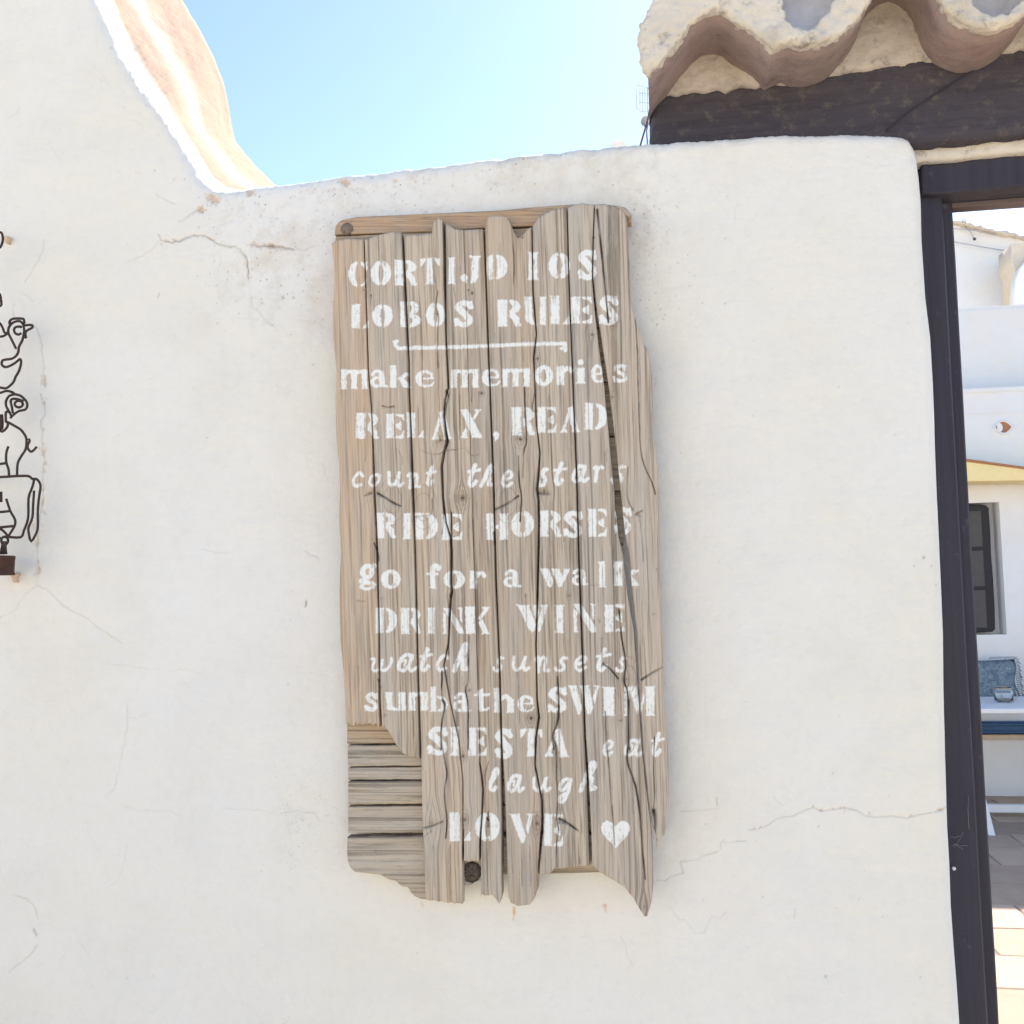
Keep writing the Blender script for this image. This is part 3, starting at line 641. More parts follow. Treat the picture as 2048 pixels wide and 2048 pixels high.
G = {
 'W2': [p_((0, 0), (.42, 0), (.40, .06), (.62, .70), (.60, .92), (.52, 1), (.42, .9), (.08, .07)), p_((.50, 0), (.64, 0), (.70, .3), (.64, .62), (.56, .3)), p_((.72, 0), (1, 0), (.96, .07), (.78, .90), (.68, 1), (.66, .74), (.80, .1))],
 'O2': [p_((.06, .10), (.30, .0), (.31, .4), (.33, .97), (.14, 1), (.0, .62)), cres(.43, .5, .57, .48, .08, .42, -86, 86)],
 'C': [cres(.52, .5, .52, .5, .16, .40, 98, 262), p_((.62, .02), (.84, .10), (.96, .02), (1, .40), (.88, .30), (.64, .12)), p_((.60, .98), (.85, .95), (1, .68), (.92, .68), (.78, .86), (.60, .90))],
 'O': [cres(.5, .5, .5, .5, .10, .40, 99, 261), cres(.5, .5, .5, .5, .12, .36, -81, 81)],
 'R': [stem(0, .40), cres(.5, .26, .46, .27, .10, .14, -90, 90), p_((.48, .54), (.74, .50), (.9, .68), (.93, .88), (1, .92), (.96, 1), (.74, 1), (.62, .76), (.5, .64))],
 'T': [p_((.34, 0), (.66, 0), (.66, .93), (.78, 1), (.24, 1), (.34, .93)), p_((0, .02), (.28, 0), (.27, .09), (.12, .28), (0, .34)), p_((.73, 0), (1, .02), (1, .34), (.90, .28), (.73, .09))],
 'I': [p_((0, 0), (1, 0), (.86, .07), (.86, .93), (1, 1), (0, 1), (.14, .93), (.14, .07))],
 'J': [p_((.42, 0), (1, 0), (1, .07), (.9, .09), (.88, .74), (.72, .97), (.48, 1), (.52, .85), (.56, .1), (.42, .08)), c_(.17, .80, .13), ('s', .05, [(.1, .70), (.28, .96)])],
 'L': [stem(0, .48), p_((.64, 1), (.98, .66), (1, 1))],
 'B': [stem(0, .36), cres(.46, .26, .42, .27, .10, .13, -90, 90), cres(.46, .75, .54, .26, .12, .12, -90, 90)],
 'S': [s_(.20, (.86, .24), (.66, .10), (.36, .10), (.18, .27), (.40, .44), (.66, .58), (.84, .78), (.62, .93), (.34, .91), (.14, .76)), s_(.27, (.26, .30), (.5, .48), (.78, .70)), p_((.8, .02), (.94, 0), (.97, .34), (.84, .28)), p_((.04, .66), (.16, .72), (.17, .98), (.05, 1))],
 'U': [p_((0, 0), (.40, 0), (.37, .06), (.37, .74), (.50, .93), (.62, 1), (.35, 1), (.08, .84), (.05, .07)), p_((.68, 0), (1, 0), (.96, .07), (.95, 1), (.70, .96), (.72, .07))],
 'E': [stem(0, .42), p_((.52, 0), (.96, 0), (1, .30), (.84, .14), (.52, .09)), p_((.54, .44), (.84, .30), (.86, .68), (.54, .56)), p_((.52, 1), (.98, 1), (1, .64), (.84, .86), (.52, .91))],
 'A': [p_((0, 1), (.02, .93), (.10, .88), (.36, .22), (.44, .40), (.26, .86), (.36, .94), (.36, 1)), p_((.38, .08), (.60, 0), (.92, .90), (1, 1), (.56, 1), (.60, .90), (.47, .50))],
 'X': [p_((0, 0), (.42, 0), (.40, .07), (1, .94), (1, 1), (.52, 1), (.55, .93), (.05, .07)), p_((.64, 0), (1, 0), (.66, .38), (.58, .28), (.76, .08)), p_((0, 1), (.36, 1), (.30, .88), (.30, .70), (.22, .64))],
 'D': [stem(0, .36), cres(.46, .5, .54, .5, .16, .40, -88, 88)],
 'H': [stem(0, .38), stem(.62, 1), p_((.36, .44), (.55, .44), (.55, .58), (.36, .58))],
 'N': [p_((.02, .14), (.18, .26), (.18, .93), (.26, 1), (0, 1), (.04, .93)), p_((0, 0), (.36, 0), (1, .82), (1, 1), (.80, 1), (.20, .22)), p_((.72, 0), (1, 0), (.95, .08), (.95, .58), (.84, .48), (.84, .08))],
 'K': [stem(0, .40), p_((.47, .46), (.76, .10), (.66, 0), (1, 0), (.98, .07), (.62, .50)), p_((.50, .56), (.70, .46), (.96, .93), (1, 1), (.66, 1), (.70, .92))],
 'W': [p_((0, 0), (.30, 0), (.28, .06), (.46, .80), (.40, 1), (.32, .98), (.05, .06)), p_((.38, 0), (.68, 0), (.66, .06), (.80, .76), (.72, 1), (.63, .98), (.40, .10)), p_((.78, 0), (1, 0), (.96, .07), (.84, .66), (.78, .44), (.88, .07))],
 'V': [p_((0, 0), (.46, 0), (.44, .07), (.66, .78), (.60, 1), (.48, 1), (.08, .07)), p_((.66, 0), (1, 0), (.95, .07), (.76, .70), (.68, .48), (.80, .07))],
 'M': [p_((.02, 0), (.20, .05), (.15, .92), (.2, 1), (0, 1), (.05, .92)), p_((.16, 0), (.40, 0), (.56, .62), (.48, .92), (.40, .82)), stem(.72, 1), p_((.56, .72), (.66, .10), (.67, .50), (.58, .95))],
 ',': [c_(.45, .35, .30), p_((.2, .5), (.9, .35), (.8, .8), (.3, 1))],
 'heart': [p_((.5, .22), (.60, .07), (.76, 0), (.92, .06), (1, .24), (.97, .42), (.82, .64), (.62, .84), (.5, 1), (.38, .84), (.18, .64), (.03, .42), (0, .24), (.08, .06), (.24, 0), (.40, .07))],
}
st_ = lambda a, b, t=0: p_((a, t), (b, t), (b, .92), (b + .03, 1), (a - .03, 1), (a, .92))
g = {
 'm': [st_(.02, .21), st_(.38, .58), st_(.76, .96), s_(.18, (.20, .16), (.32, .10), (.46, .22)), s_(.18, (.58, .16), (.70, .10), (.86, .22))],
 'n': [st_(.03, .35), st_(.62, .95), s_(.18, (.3, .18), (.55, .09), (.78, .24))],
 'u': [st_(.62, .94), p_((0, 0), (.35, 0), (.35, .76), (.5, .88), (.6, .86), (.6, .97), (.4, 1), (.1, .92), (.05, .1))],
 'a': [cres(.34, .70, .34, .31, .10, .15, 60, 300), p_((.48, .2), (.78, .2), (.80, .86), (1, .90), (.92, 1), (.56, 1), (.48, .9)), s_(.16, (.12, .26), (.34, .08), (.66, .16)), c_(.15, .26, .11)],
 'k': [st_(.02, .32), p_((.36, .62), (.70, .34), (.95, .34), (.95, .42), (.60, .62)), p_((.42, .60), (.64, .55), (1, 1), (.62, 1))],
 'e': [cres(.5, .5, .5, .5, .14, .34, 75, 290), s_(.17, (.56, .08), (.84, .22), (.88, .44)), p_((.40, .44), (.98, .44), (.98, .54), (.40, .56)), s_(.12, (.6, .92), (.85, .88), (.98, .72))],
 'o': [cres(.5, .5, .5, .5, .13, .33, 84, 276), cres(.5, .5, .5, .5, .13, .33, -90, 90)],
 'r': [st_(.06, .46), s_(.2, (.46, .28), (.62, .12), (.82, .14)), c_(.84, .26, .13)],
 'i': [p_((.0, .36), (.8, .36), (.8, .94), (1, 1), (0, 1), (.15, .94), (.15, .42)), c_(.45, .13, .12)],
 's': [s_(.21, (.84, .28), (.58, .10), (.24, .20), (.34, .42), (.70, .58), (.80, .80), (.48, .92), (.14, .78)), p_((.76, .04), (.92, .02), (.93, .34), (.82, .3)), p_((.06, .66), (.2, .72), (.2, .98), (.07, 1))],
 'g': [cres(.48, .30, .44, .30, .12, .13, 0, 360), s_(.15, (.30, .56), (.10, .66), (.5, .70), (.9, .78)), cres(.48, .84, .46, .17, .2, .06, 0, 360), c_(.9, .1, .09)],
 'f': [p_((.26, .3), (.62, .3), (.62, .94), (.8, 1), (.1, 1), (.26, .94)), s_(.2, (.44, .35), (.46, .16), (.68, .08), (.88, .16)), p_((0, .36), (.86, .36), (.86, .46), (0, .46)), c_(.85, .2, .10)],
 'w': [p_((0, 0), (.30, 0), (.46, .74), (.38, 1), (.30, 1)), p_((.38, 0), (.66, 0), (.80, .70), (.72, 1), (.62, 1)), p_((.80, 0), (1, 0), (.82, .70), (.76, .5))],
 'l': [p_((0, .04), (.8, 0), (.8, .93), (1, 1), (.05, 1), (.2, .93), (.2, .1))],
 'b': [st_(.04, .34), p_((0, .02), (.34, 0), (.34, .2), (.04, .2)), cres(.52, .68, .46, .32, .10, .20, -110, 110)],
 't': [p_((.22, .1), (.58, 0), (.58, .82), (.72, .90), (.96, .80), (.96, .92), (.70, 1), (.34, 1), (.22, .86)), p_((0, .24), (.98, .24), (.98, .35), (0, .35))],
 'h': [st_(.02, .34), st_(.64, .95, .45), s_(.18, (.34, .46), (.58, .34), (.8, .48))],
}
q = {
 'c': [s_(.20, (.90, .24), (.62, .08), (.28, .30), (.12, .66), (.34, .92), (.74, .80))],
 'o': [s_(.19, (.62, .10), (.28, .26), (.12, .66), (.36, .92), (.70, .76), (.88, .36), (.64, .10), (.95, .18))],
 'u': [s_(.20, (.14, .12), (.10, .60), (.24, .90), (.58, .70), (.78, .14)), s_(.20, (.78, .14), (.68, .66), (.80, .92), (1, .76))],
 'n': [s_(.20, (.04, .22), (.24, .12), (.20, .94)), s_(.20, (.22, .62), (.48, .14), (.72, .18), (.66, .84), (.94, .86))],
 't': [s_(.18, (.66, .04), (.42, .44), (.26, .82), (.44, .94), (.72, .76)), s_(.13, (.18, .34), (.5, .32), (1, .26))],
 'h': [s_(.16, (.50, .50), (.84, .12), (.70, .04), (.36, .50), (.08, .94)), s_(.17, (.18, .76), (.46, .50), (.66, .56), (.58, .86), (.84, .86))],
 'e': [s_(.19, (.22, .56), (.72, .44), (.84, .18), (.56, .08), (.24, .36), (.16, .76), (.44, .94), (.84, .74))],
 's': [s_(.19, (.84, .14), (.56, .14), (.44, .40), (.66, .64), (.52, .90), (.14, .90), (.06, .76))],
 'a': [s_(.20, (.80, .16), (.50, .08), (.18, .42), (.12, .82), (.40, .90), (.68, .58), (.84, .12)), s_(.20, (.80, .20), (.66, .72), (.78, .92), (1, .78)), s_(.10, (.3, .45), (.5, .35), (.4, .65))],
 'r': [s_(.20, (.10, .20), (.34, .16), (.20, .94)), s_(.18, (.26, .52), (.58, .14), (.92, .18))],
 'w': [s_(.18, (.06, .16), (.22, .20), (.10, .74), (.26, .92), (.48, .70), (.58, .24)), s_(.18, (.56, .30), (.50, .78), (.70, .90), (.94, .56), (1, .12))],
 'l': [s_(.15, (.28, .62), (.80, .26), (.86, .08), (.64, .06), (.26, .56), (.22, .88), (.48, .94), (.72, .80))],
 'g': [s_(.14, (.86, .10), (.54, .06), (.22, .26), (.24, .48), (.56, .40), (.90, .08)), s_(.15, (.90, .08), (.74, .50), (.44, .88), (.16, .92), (.20, .76), (.66, .60))],
}
LINES = [
 (X7, G, 0, [('C', 155, 390, 262, 535), ('O', 280, 390, 392, 530), ('R', 410, 385, 535, 525), ('T', 552, 375, 662, 520), ('I', 703, 370, 747, 518), ('J', 778, 360, 887, 515), ('O2', 918, 353, 1035, 496), ('I', 1143, 343, 1208, 496), ('O', 1260, 343, 1380, 490), ('S', 1422, 333, 1527, 492)]),
 (X7, G, 0, [('L', 175, 630, 270, 762), ('O', 288, 630, 403, 758), ('B', 443, 615, 559, 757), ('O', 585, 620, 692, 755), ('S', 738, 612, 847, 752), ('R', 980, 605, 1112, 753), ('U', 1122, 588, 1250, 745), ('L', 1270, 583, 1374, 738), ('E', 1385, 588, 1502, 736), ('S', 1538, 583, 1647, 740)]),
 (X7, g, 0, [('m', 112, 990, 268, 1098), ('a', 275, 990, 377, 1090), ('k', 382, 966, 502, 1090), ('e', 526, 993, 628, 1088), ('m', 720, 990, 880, 1090), ('e', 893, 985, 992, 1083), ('m', 1003, 985, 1165, 1086), ('o', 1183, 968, 1287, 1082), ('r', 1300, 970, 1402, 1075), ('i', 1408, 932, 1474, 1068), ('e', 1495, 962, 1563, 1065), ('s', 1612, 960, 1702, 1062)]),
 (X8, G, 0, [('R', 200, 180, 328, 322), ('E', 366, 185, 465, 320), ('L', 480, 180, 573, 316), ('A', 613, 165, 728, 328), ('X', 773, 163, 890, 320), (',', 953, 280, 992, 336), ('R', 1058, 150, 1187, 306), ('E', 1200, 148, 1305, 290), ('A', 1326, 143, 1437, 290), ('D', 1463, 126, 1587, 273)]),
 (X8, q, .12, [('c', 176, 506, 242, 594), ('o', 263, 513, 337, 588), ('u', 370, 498, 455, 590), ('n', 483, 508, 554, 598), ('t', 580, 476, 638, 584), ('t', 806, 463, 882, 590), ('h', 883, 468, 964, 592), ('e', 996, 498, 1070, 594), ('s', 1203, 478, 1264, 588), ('t', 1283, 453, 1358, 580), ('a', 1388, 466, 1478, 568), ('r', 1508, 468, 1568, 562), ('s', 1606, 466, 1694, 574)]),
 (X8, G, 0, [('R', 310, 733, 418, 874), ('I', 456, 736, 505, 879), ('D', 523, 733, 650, 880), ('E', 673, 738, 785, 882), ('H', 918, 736, 1037, 882), ('O', 1056, 723, 1182, 870), ('R', 1213, 720, 1332, 864), ('S', 1341, 723, 1452, 864), ('E', 1480, 710, 1582, 864), ('S', 1623, 703, 1720, 847)]),
 (XB, g, 0, [('g', 210, 73, 302, 217), ('o', 326, 103, 432, 207), ('f', 568, 73, 647, 207), ('o', 663, 108, 777, 207), ('r', 798, 113, 897, 207), ('a', 986, 103, 1084, 199), ('w', 1178, 98, 1342, 197), ('a', 1350, 98, 1446, 189), ('l', 1486, 56, 1539, 197), ('k', 1576, 60, 1718, 192)]),
 (XB, G, 0, [('D', 300, 310, 415, 445), ('R', 433, 310, 542, 449), ('I', 574, 310, 618, 450), ('N', 656, 310, 767, 449), ('K', 778, 303, 910, 449), ('W2', 1050, 293, 1227, 442), ('I', 1255, 295, 1311, 445), ('N', 1357, 288, 1480, 442), ('E', 1528, 293, 1637, 439)]),
 (XB, q, .12, [('w', 270, 570, 384, 654), ('a', 410, 553, 512, 654), ('t', 528, 528, 600, 652), ('c', 623, 558, 692, 654), ('h', 713, 503, 804, 657), ('s', 930, 568, 992, 654), ('u', 1028, 563, 1120, 652), ('n', 1153, 568, 1230, 657), ('s', 1258, 568, 1335, 652), ('e', 1358, 563, 1437, 650), ('t', 1473, 528, 1557, 652), ('s', 1586, 568, 1650, 654)]),
 (XB, g, 0, [('s', 238, 763, 314, 864), ('u', 346, 763, 464, 862), ('n', 473, 763, 584, 862), ('b', 590, 733, 687, 867), ('a', 716, 763, 812, 867), ('t', 826, 740, 912, 867), ('h', 930, 740, 1042, 872), ('e', 1058, 778, 1148, 870)]),
 (XB, G, 0, [('S', 1218, 736, 1327, 870), ('W', 1328, 726, 1502, 882), ('I', 1512, 733, 1587, 887), ('M', 1628, 733, 1794, 890)]),
 (XC, G, 0, [('S', 573, 146, 687, 292), ('I', 693, 143, 750, 299), ('E', 795, 148, 895, 299), ('S', 938, 153, 1032, 310), ('T', 1073, 153, 1193, 302), ('A', 1206, 148, 1340, 302)]),
 (XC, q, .12, [('e', 1516, 211, 1577, 302), ('a', 1628, 208, 1724, 302), ('t', 1770, 176, 1842, 300), ('l', 901, 366, 962, 492), ('a', 1001, 396, 1088, 494), ('u', 1136, 408, 1234, 494), ('g', 1273, 416, 1353, 554), ('h', 1390, 333, 1488, 494)]),
 (XC, G, 0, [('L', 693, 603, 806, 757), ('O', 833, 603, 965, 760), ('V', 1013, 610, 1147, 767), ('E', 1203, 610, 1305, 782), ('heart', 1506, 646, 1662, 795)]),
]
KP = 2.0
pt = Canvas(640, 380, 1380, 1860, KP)
for f, tab, sh, chars in LINES:
    for ch in chars:
        n_, xa, ya, xb, yb = ch; A = f(xa, ya); B = f(xb, yb); wd, ht = B[0] - A[0], B[1] - A[1]
        js = [random.uniform(-.02, .02) for _ in range(4)]
        for e in tab[n_]:
            mp = lambda u, v: (A[0] + wd * (u + js[0] * v), A[1] + ht * (v + js[1] * u))
            if e[0] == 'p': pt.poly([mp(u, v) for u, v in e[1]])
            else:
                wdt = e[1] * ht * (1.0 if tab is q else 1)
                pt.line([mp(u, v) for u, v in e[2]], wdt / 2, hard=True)
ul = [X7(*p) for p in ((412, 838), (416, 858), (432, 872), (560, 870), (700, 868), (860, 862), (1010, 856), (1160, 850), (1350, 848))]
pt.line(ul, 3.6, hard=True, wob=.4); pt.line([X7(1350, 848), X7(1352, 885)], 4.2, hard=True); pt.line([X7(1330, 875), X7(1352, 870)], 3, hard=True); pt.line([X7(410, 838), X7(424, 834)], 3.4, hard=True)
# brushed, bleeding edges and worn spots
H_, Wd = pt.a.shape
YY, XX = np.mgrid[0:H_, 0:Wd].astype(float)
ox = (fbm(XX * .16, YY * .10, 101, 2) * 6.5 + fbm(XX * .5, YY * .22, 103, 2) * 3.0); oy = (fbm(XX * .14, YY * .14, 105, 2) * 6.0)
ii = np.clip((XX + ox), 0, Wd - 1).astype(int); jj = np.clip((YY + oy), 0, H_ - 1).astype(int)
pm = pt.a[jj, ii]
wear = .5 + fbm(XX * .42, YY * .035, 111, 3) * 1.4 + fbm(XX * .05, YY * .05, 115, 2) * .8
wear = wear - .30 * np.clip((640 + np.arange(Wd)[None, :] / KP - 1205) / 50, 0, 1) * ((380 + np.arange(H_)[:, None] / KP) < 1300)
pm = pm * np.clip((wear + .0) * 5, .08, 1)
k3 = pm.copy(); k3[:, 1:-1] = (pm[:, :-2] + 2 * pm[:, 1:-1] + pm[:, 2:]) / 4; pt.a = k3.astype(np.float32); del XX, YY, ox, oy, ii, jj, pm, wear, k3

YB = -.058                          # front plane of the sign's boards
KN = []
cr = Canvas(640, 380, 1380, 1860, 1.); kn = Canvas(640, 380, 1380, 1860, 1.)
def crk8(f, pts, r=1.3, v=1, r1=None, v1=None, wob=.9): cr.line(smooth_path([f(*p) for p in pts], 4), r * (.78 if r < 2 else .95), v, r1, wob=wob * .5, v1=v1)
crk8(X7, [(1530, 110), (1545, 250), (1562, 420), (1580, 600), (1592, 730)], 2.3, 1, 1.2)
crk8(X7, [(650, 560), (640, 640), (655, 700), (648, 860), (652, 980)], 1.1, .7); crk8(X7, [(620, 380), (632, 480), (645, 560)], 1, .5)
crk8(X7, [(735, 540), (750, 600), (748, 700)], .9, .4); crk8(X7, [(1035, 150), (1055, 190), (1062, 260), (1072, 420), (1068, 520)], 1.0, .7)
crk8(X7, [(1740, 700), (1752, 880), (1756, 1090)], 1.3, .8)
crk8(X8, [(1756, 0), (1762, 200), (1770, 380), (1790, 470), (1830, 560), (1852, 630)], 1.3, .8)
crk8(X8, [(1130, 40), (1132, 150), (1140, 330), (1125, 400), (1120, 540)], 1.8, 1, 1.0, .7); crk8(X8, [(1095, 420), (1100, 560), (1112, 650), (1105, 780)], 1.5, .9)
crk8(X8, [(700, 60), (710, 90), (700, 130), (690, 200)], 1.4, .8); crk8(X8, [(770, 80), (772, 200), (770, 330)], 1, .6); crk8(X8, [(840, 30), (838, 120)], .9, .6); crk8(X8, [(1190, 60), (1170, 160), (1200, 175)], 1.1, .7)
crk8(X8, [(550, 380), (600, 405), (660, 408), (690, 385)], .8, .55); crk8(X8, [(690, 390), (790, 378)], .8, .5); crk8(X8, [(805, 370), (835, 415), (880, 410)], .8, .55); crk8(X8, [(420, 375), (450, 420), (455, 470)], .8, .4)
crk8(X8, [(320, 625), (370, 655), (410, 680), (445, 695)], 2.6, .9, 1.4); crk8(X8, [(965, 715), (1020, 690), (1060, 665), (1095, 640)], 2.4, .9, 1.4); crk8(X8, [(345, 143), (375, 150), (410, 145)], 1.4, .8)
crk8(X8, [(300, 900), (322, 960), (325, 1000)], 1.6, .9, 1.); crk8(X8, [(725, 730), (726, 860), (724, 1000)], 1.5, .9); crk8(X8, [(678, 650), (682, 740), (674, 850)], 1.3, .7); crk8(X8, [(960, 840), (965, 900)], 2, .8)
crk8(X8, [(620, 655), (622, 720), (600, 745), (520, 755)], 1, .6); crk8(X8, [(1205, 625), (1265, 628)], 2.2, .8); crk8(X8, [(245, 640), (285, 622)], 1.2, .7)
crk8(X8, [(1765, 760), (1780, 900), (1785, 1000)], .9, .5); crk8(X8, [(1780, 720), (1740, 742), (1770, 752)], 1.1, .7)
crk8(X8, [(1700, 480), (1695, 640), (1730, 720)], 1.2, .5)
for k in range(8): # splinters bridging the wide crack
    pass
crk8(XB, [(697, 400), (690, 500), (692, 560)], 1.3, .9, .9); crk8(XB, [(800, 460), (796, 560), (795, 700), (782, 750), (795, 850), (795, 1070)], 1.4, .95)
crk8(XB, [(655, 650), (655, 780), (672, 830), (660, 900), (650, 1000), (650, 1073)], 1.5, .95); crk8(XB, [(1275, 680), (1282, 850), (1275, 930), (1250, 990), (1255, 1070)], 1.5, .9)
crk8(XB, [(1605, 320), (1620, 480), (1640, 600), (1632, 700), (1650, 760), (1655, 880), (1660, 1070)], 1.8, 1.0); crk8(XB, [(1520, 610), (1560, 640), (1600, 690)], 2.2, .9, 1.2); crk8(XB, [(1725, 695), (1780, 660), (1838, 628)], 2.6, .8, 1.2)
crk8(XB, [(1530, 900), (1535, 1070)], .9, .6); crk8(XB, [(200, 272), (240, 275)], 1.2, .6); crk8(XB, [(310, 690), (330, 740)], 1.1, .6); crk8(XB, [(1430, 185), (1500, 190)], .8, .4); crk8(XB, [(1105, 250), (1108, 400)], .9, .5)
crk8(XC, [(655, 0), (668, 30), (655, 110), (650, 200), (672, 330), (682, 400), (668, 500), (682, 640), (675, 740)], 1.5, .9); crk8(XC, [(795, 0), (795, 250)], 1.3, .9)
crk8(XC, [(770, 700), (768, 780), (768, 860)], 1.8, .9); crk8(XC, [(858, 340), (872, 430), (878, 520), (870, 620), (858, 760), (858, 860)], 1.4, .9); crk8(XC, [(905, 330), (885, 400), (890, 450)], 1.0, .6)
crk8(XC, [(1275, 60), (1270, 130), (1250, 190), (1268, 260), (1270, 400), (1275, 540), (1270, 640)], 1.5, .9); crk8(XC, [(1270, 640), (1280, 700), (1270, 760), (1268, 900)], 1.1, .7)
crk8(XC, [(1285, 635), (1330, 660), (1385, 700)], 2.6, .9, 1.3); crk8(XC, [(1400, 620), (1405, 700), (1390, 760), (1395, 880)], .9, .5); crk8(XC, [(540, 690), (600, 675), (660, 650)], 2.2, .8, 1.2); crk8(XC, [(550, 740), (600, 700)], 1, .5)
crk8(XC, [(1530, 60), (1545, 300), (1560, 480), (1575, 680), (1580, 780)], 1.2, .85); crk8(XC, [(1655, 0), (1655, 200), (1650, 330), (1690, 450), (1715, 600), (1730, 800), (1745, 960)], 2.0, .95, 1.2)
crk8(XC, [(1795, 200), (1790, 350), (1795, 500), (1788, 600)], 1.2, .8); crk8(XC, [(1790, 590), (1798, 660), (1792, 760), (1797, 860)], 3.6, 1.0, 2.4); crk8(XC, [(1155, 200), (1155, 380)], 1.0, .7); crk8(XC, [(1195, 500), (1200, 620), (1185, 720), (1178, 860)], 1.5, .9)
crk8(XC, [(903, 600), (903, 680)], 1.6, .7); crk8(XC, [(610, 780), (612, 1000)], .9, .4); crk8(XC, [(700, 780), (705, 1040)], .9, .4); crk8(XC, [(900, 800), (898, 1000)], 1, .4); crk8(XC, [(1080, 760), (1085, 1000)], .9, .35); crk8(XC, [(1125, 780), (1128, 1000)], .9, .35)
for f, x, y, rx, ry, v in ((X8, 890, 72, 18, 12, .8), (X8, 665, 330, 24, 20, .6), (X8, 1105, 325, 30, 20, .6), (X8, 785, 650, 34, 28, .7), (X8, 1235, 612, 30, 16, .6), (X8, 275, 625, 24, 14, .6), (X8, 1615, 95, 14, 14, .45), (X8, 1755, 738, 16, 10, .6), (X8, 695, 62, 14, 16, .7),
                        (X7, 840, 568, 13, 10, 1.), (X7, 820, 552, 6, 6, 1.), (X7, 1510, 262, 10, 8, .7), (X7, 1200, 930, 14, 8, .8), (X7, 1115, 262, 12, 7, .7), (X7, 280, 583, 7, 6, .8), (X7, 240, 552, 8, 5, .8), (X7, 1500, 798, 20, 9, .6), (X7, 1615, 748, 14, 9, .6), (X7, 645, 680, 16, 26, .5),
                        (XB, 700, 245, 15, 17, .6), (XB, 1102, 243, 10, 10, .6), (XB, 1335, 243, 14, 12, .5), (XB, 1132, 900, 26, 24, .7), (XB, 800, 752, 16, 12, .6), (XB, 1640, 690, 30, 30, .35), (XB, 350, 885, 9, 8, .5), (XB, 332, 258, 7, 7, .6), (XB, 1500, 380, 10, 22, .4), (X8, 1350, 883, 9, 15, .4), (XB, 1810, 103, 8, 8, .4), (XB, 1790, 345, 10, 6, .5),
                        (XC, 765, 300, 24, 18, .6), (XC, 775, 640, 28, 24, .55), (XC, 1165, 660, 32, 30, .5), (XC, 1300, 655, 28, 20, .5), (XC, 600, 660, 50, 30, .25), (XC, 1132, 97, 26, 24, .6), (XC, 1740, 1110, 30, 40, .3), (XC, 1610, 110, 18, 8, .5)):
    X_, Y_ = f(x, y); KN.append((X_, Y_, max(3., rx * .37))); kn.blob(X_, Y_, rx * .37, ry * .37, v, 0, .5); cr.blob(X_ + .8, Y_ + .5, rx * .12, ry * .10, v * .8)
ks = [(X8, 785, 650, 34), (X8, 1105, 325, 28), (XB, 1132, 900, 26), (XC, 775, 640, 28), (XC, 1165, 660, 32), (X8, 665, 330, 22), (XC, 765, 300, 22), (X8, 400, 660, 60), (X8, 1040, 670, 60), (X8, 570, 700, 60), (XB, 1650, 690, 60)]
for f, x, y, r in ks:      # growth rings round the knots
    X_, Y_ = f(x, y)
    for m in (1.0, 1.6): cr.line([(X_ + math.cos(t) * r * .37 * m * .8, Y_ + math.sin(t) * r * .37 * m * 1.25) for t in np.linspace(0, 6.28, 18)], .8, .22 / m ** .5)
for k in range(300):       # drying checks along the grain
    x = random.uniform(672, 1330); y = random.uniform(480, 1790); L = random.uniform(15, 110); sl_ = .03
    cr.line([(x, y), (x + sl_ * L / 2 + random.uniform(-1, 1), y + L / 2), (x + sl_ * L, y + L)], random.choice((.55, .65, .8)), random.uniform(.08, .28))

sign = empty('wooden_sign', P(960, 1800, -.02), 'weathered grey plank sign hung on the white wall with stencilled white house rules', 'sign')
def lines(l): a_ = np.array(l, float); return lambda y, a_=a_: (np.interp(y, a_[:, 0], a_[:, 1]), np.interp(y, a_[:, 0], a_[:, 2]))
E0 = lines([(470, 669, 0), (489, 664, 0), (530, 668, 0), (576, 669, 0), (620, 666, 0), (681, 667, 0), (742, 673, 0), (796, 671, 0), (869, 673, 0), (930, 678, 0), (977, 680, 0), (1032, 678, 0), (1100, 682, 0), (1182, 679, 0), (1279, 681, 0), (1340, 687, 0), (1398, 690, 0), (1455, 692, 0)])
S1 = lines([(470, 728, .7), (579, 732, .9), (742, 737, .9), (814, 743, 1.0), (887, 746, 1.1), (985, 749, 1.6), (1086, 754, 1.5), (1155, 756, 1.2), (1286, 758.5, 1.4), (1398, 759, 1.7), (1454, 762, 1.8)])
S2 = lines([(465, 805, 1.8), (568, 810, 1.7), (724, 817.5, 1.6), (778, 818, 1.6), (905, 823, 1.9), (1050, 828, 1.9), (1182, 832, 1.5), (1361, 836, 1.7), (1499, 840, 2.1), (1624, 843, 1.2), (1683, 846, .8), (1799, 851, .5)])
S3 = lines([(440, 888, 2.2), (561, 890, 1.9), (670, 892, 1.2), (775, 897, 1.2), (800, 890, 1.4), (832, 888, 1.9), (860, 891, 2.2), (883, 895, 2.4), (905, 888, 2.2), (934, 883.5, 1.9), (995, 886, 1.7), (1045, 892, 1.4), (1075, 901, 1.4), (1100, 903, 1.8), (1165, 902, 1.9), (1182, 904, 1.9), (1200, 901, 1.8), (1286, 897, 1.2), (1330, 888, 1.0), (1400, 900, .7), (1480, 918, .6), (1560, 926, .6), (1640, 926, .7), (1690, 926.5, 1.2), (1810, 926, 1.)])
S4 = lines([(430, 967, 1.7), (463, 968, 1.6), (597, 973, 1.2), (706, 977, 1.2), (778, 980, 1.2), (941, 986, 1.6), (1032, 988.5, 1.6), (1158, 992, 1.3), (1323, 998.5, 1.5), (1499, 1003, 1.8), (1570, 1005.5, 2.8), (1640, 1007.5, 3.2), (1750, 1009, 4.6), (1812, 1011, 5.5)])
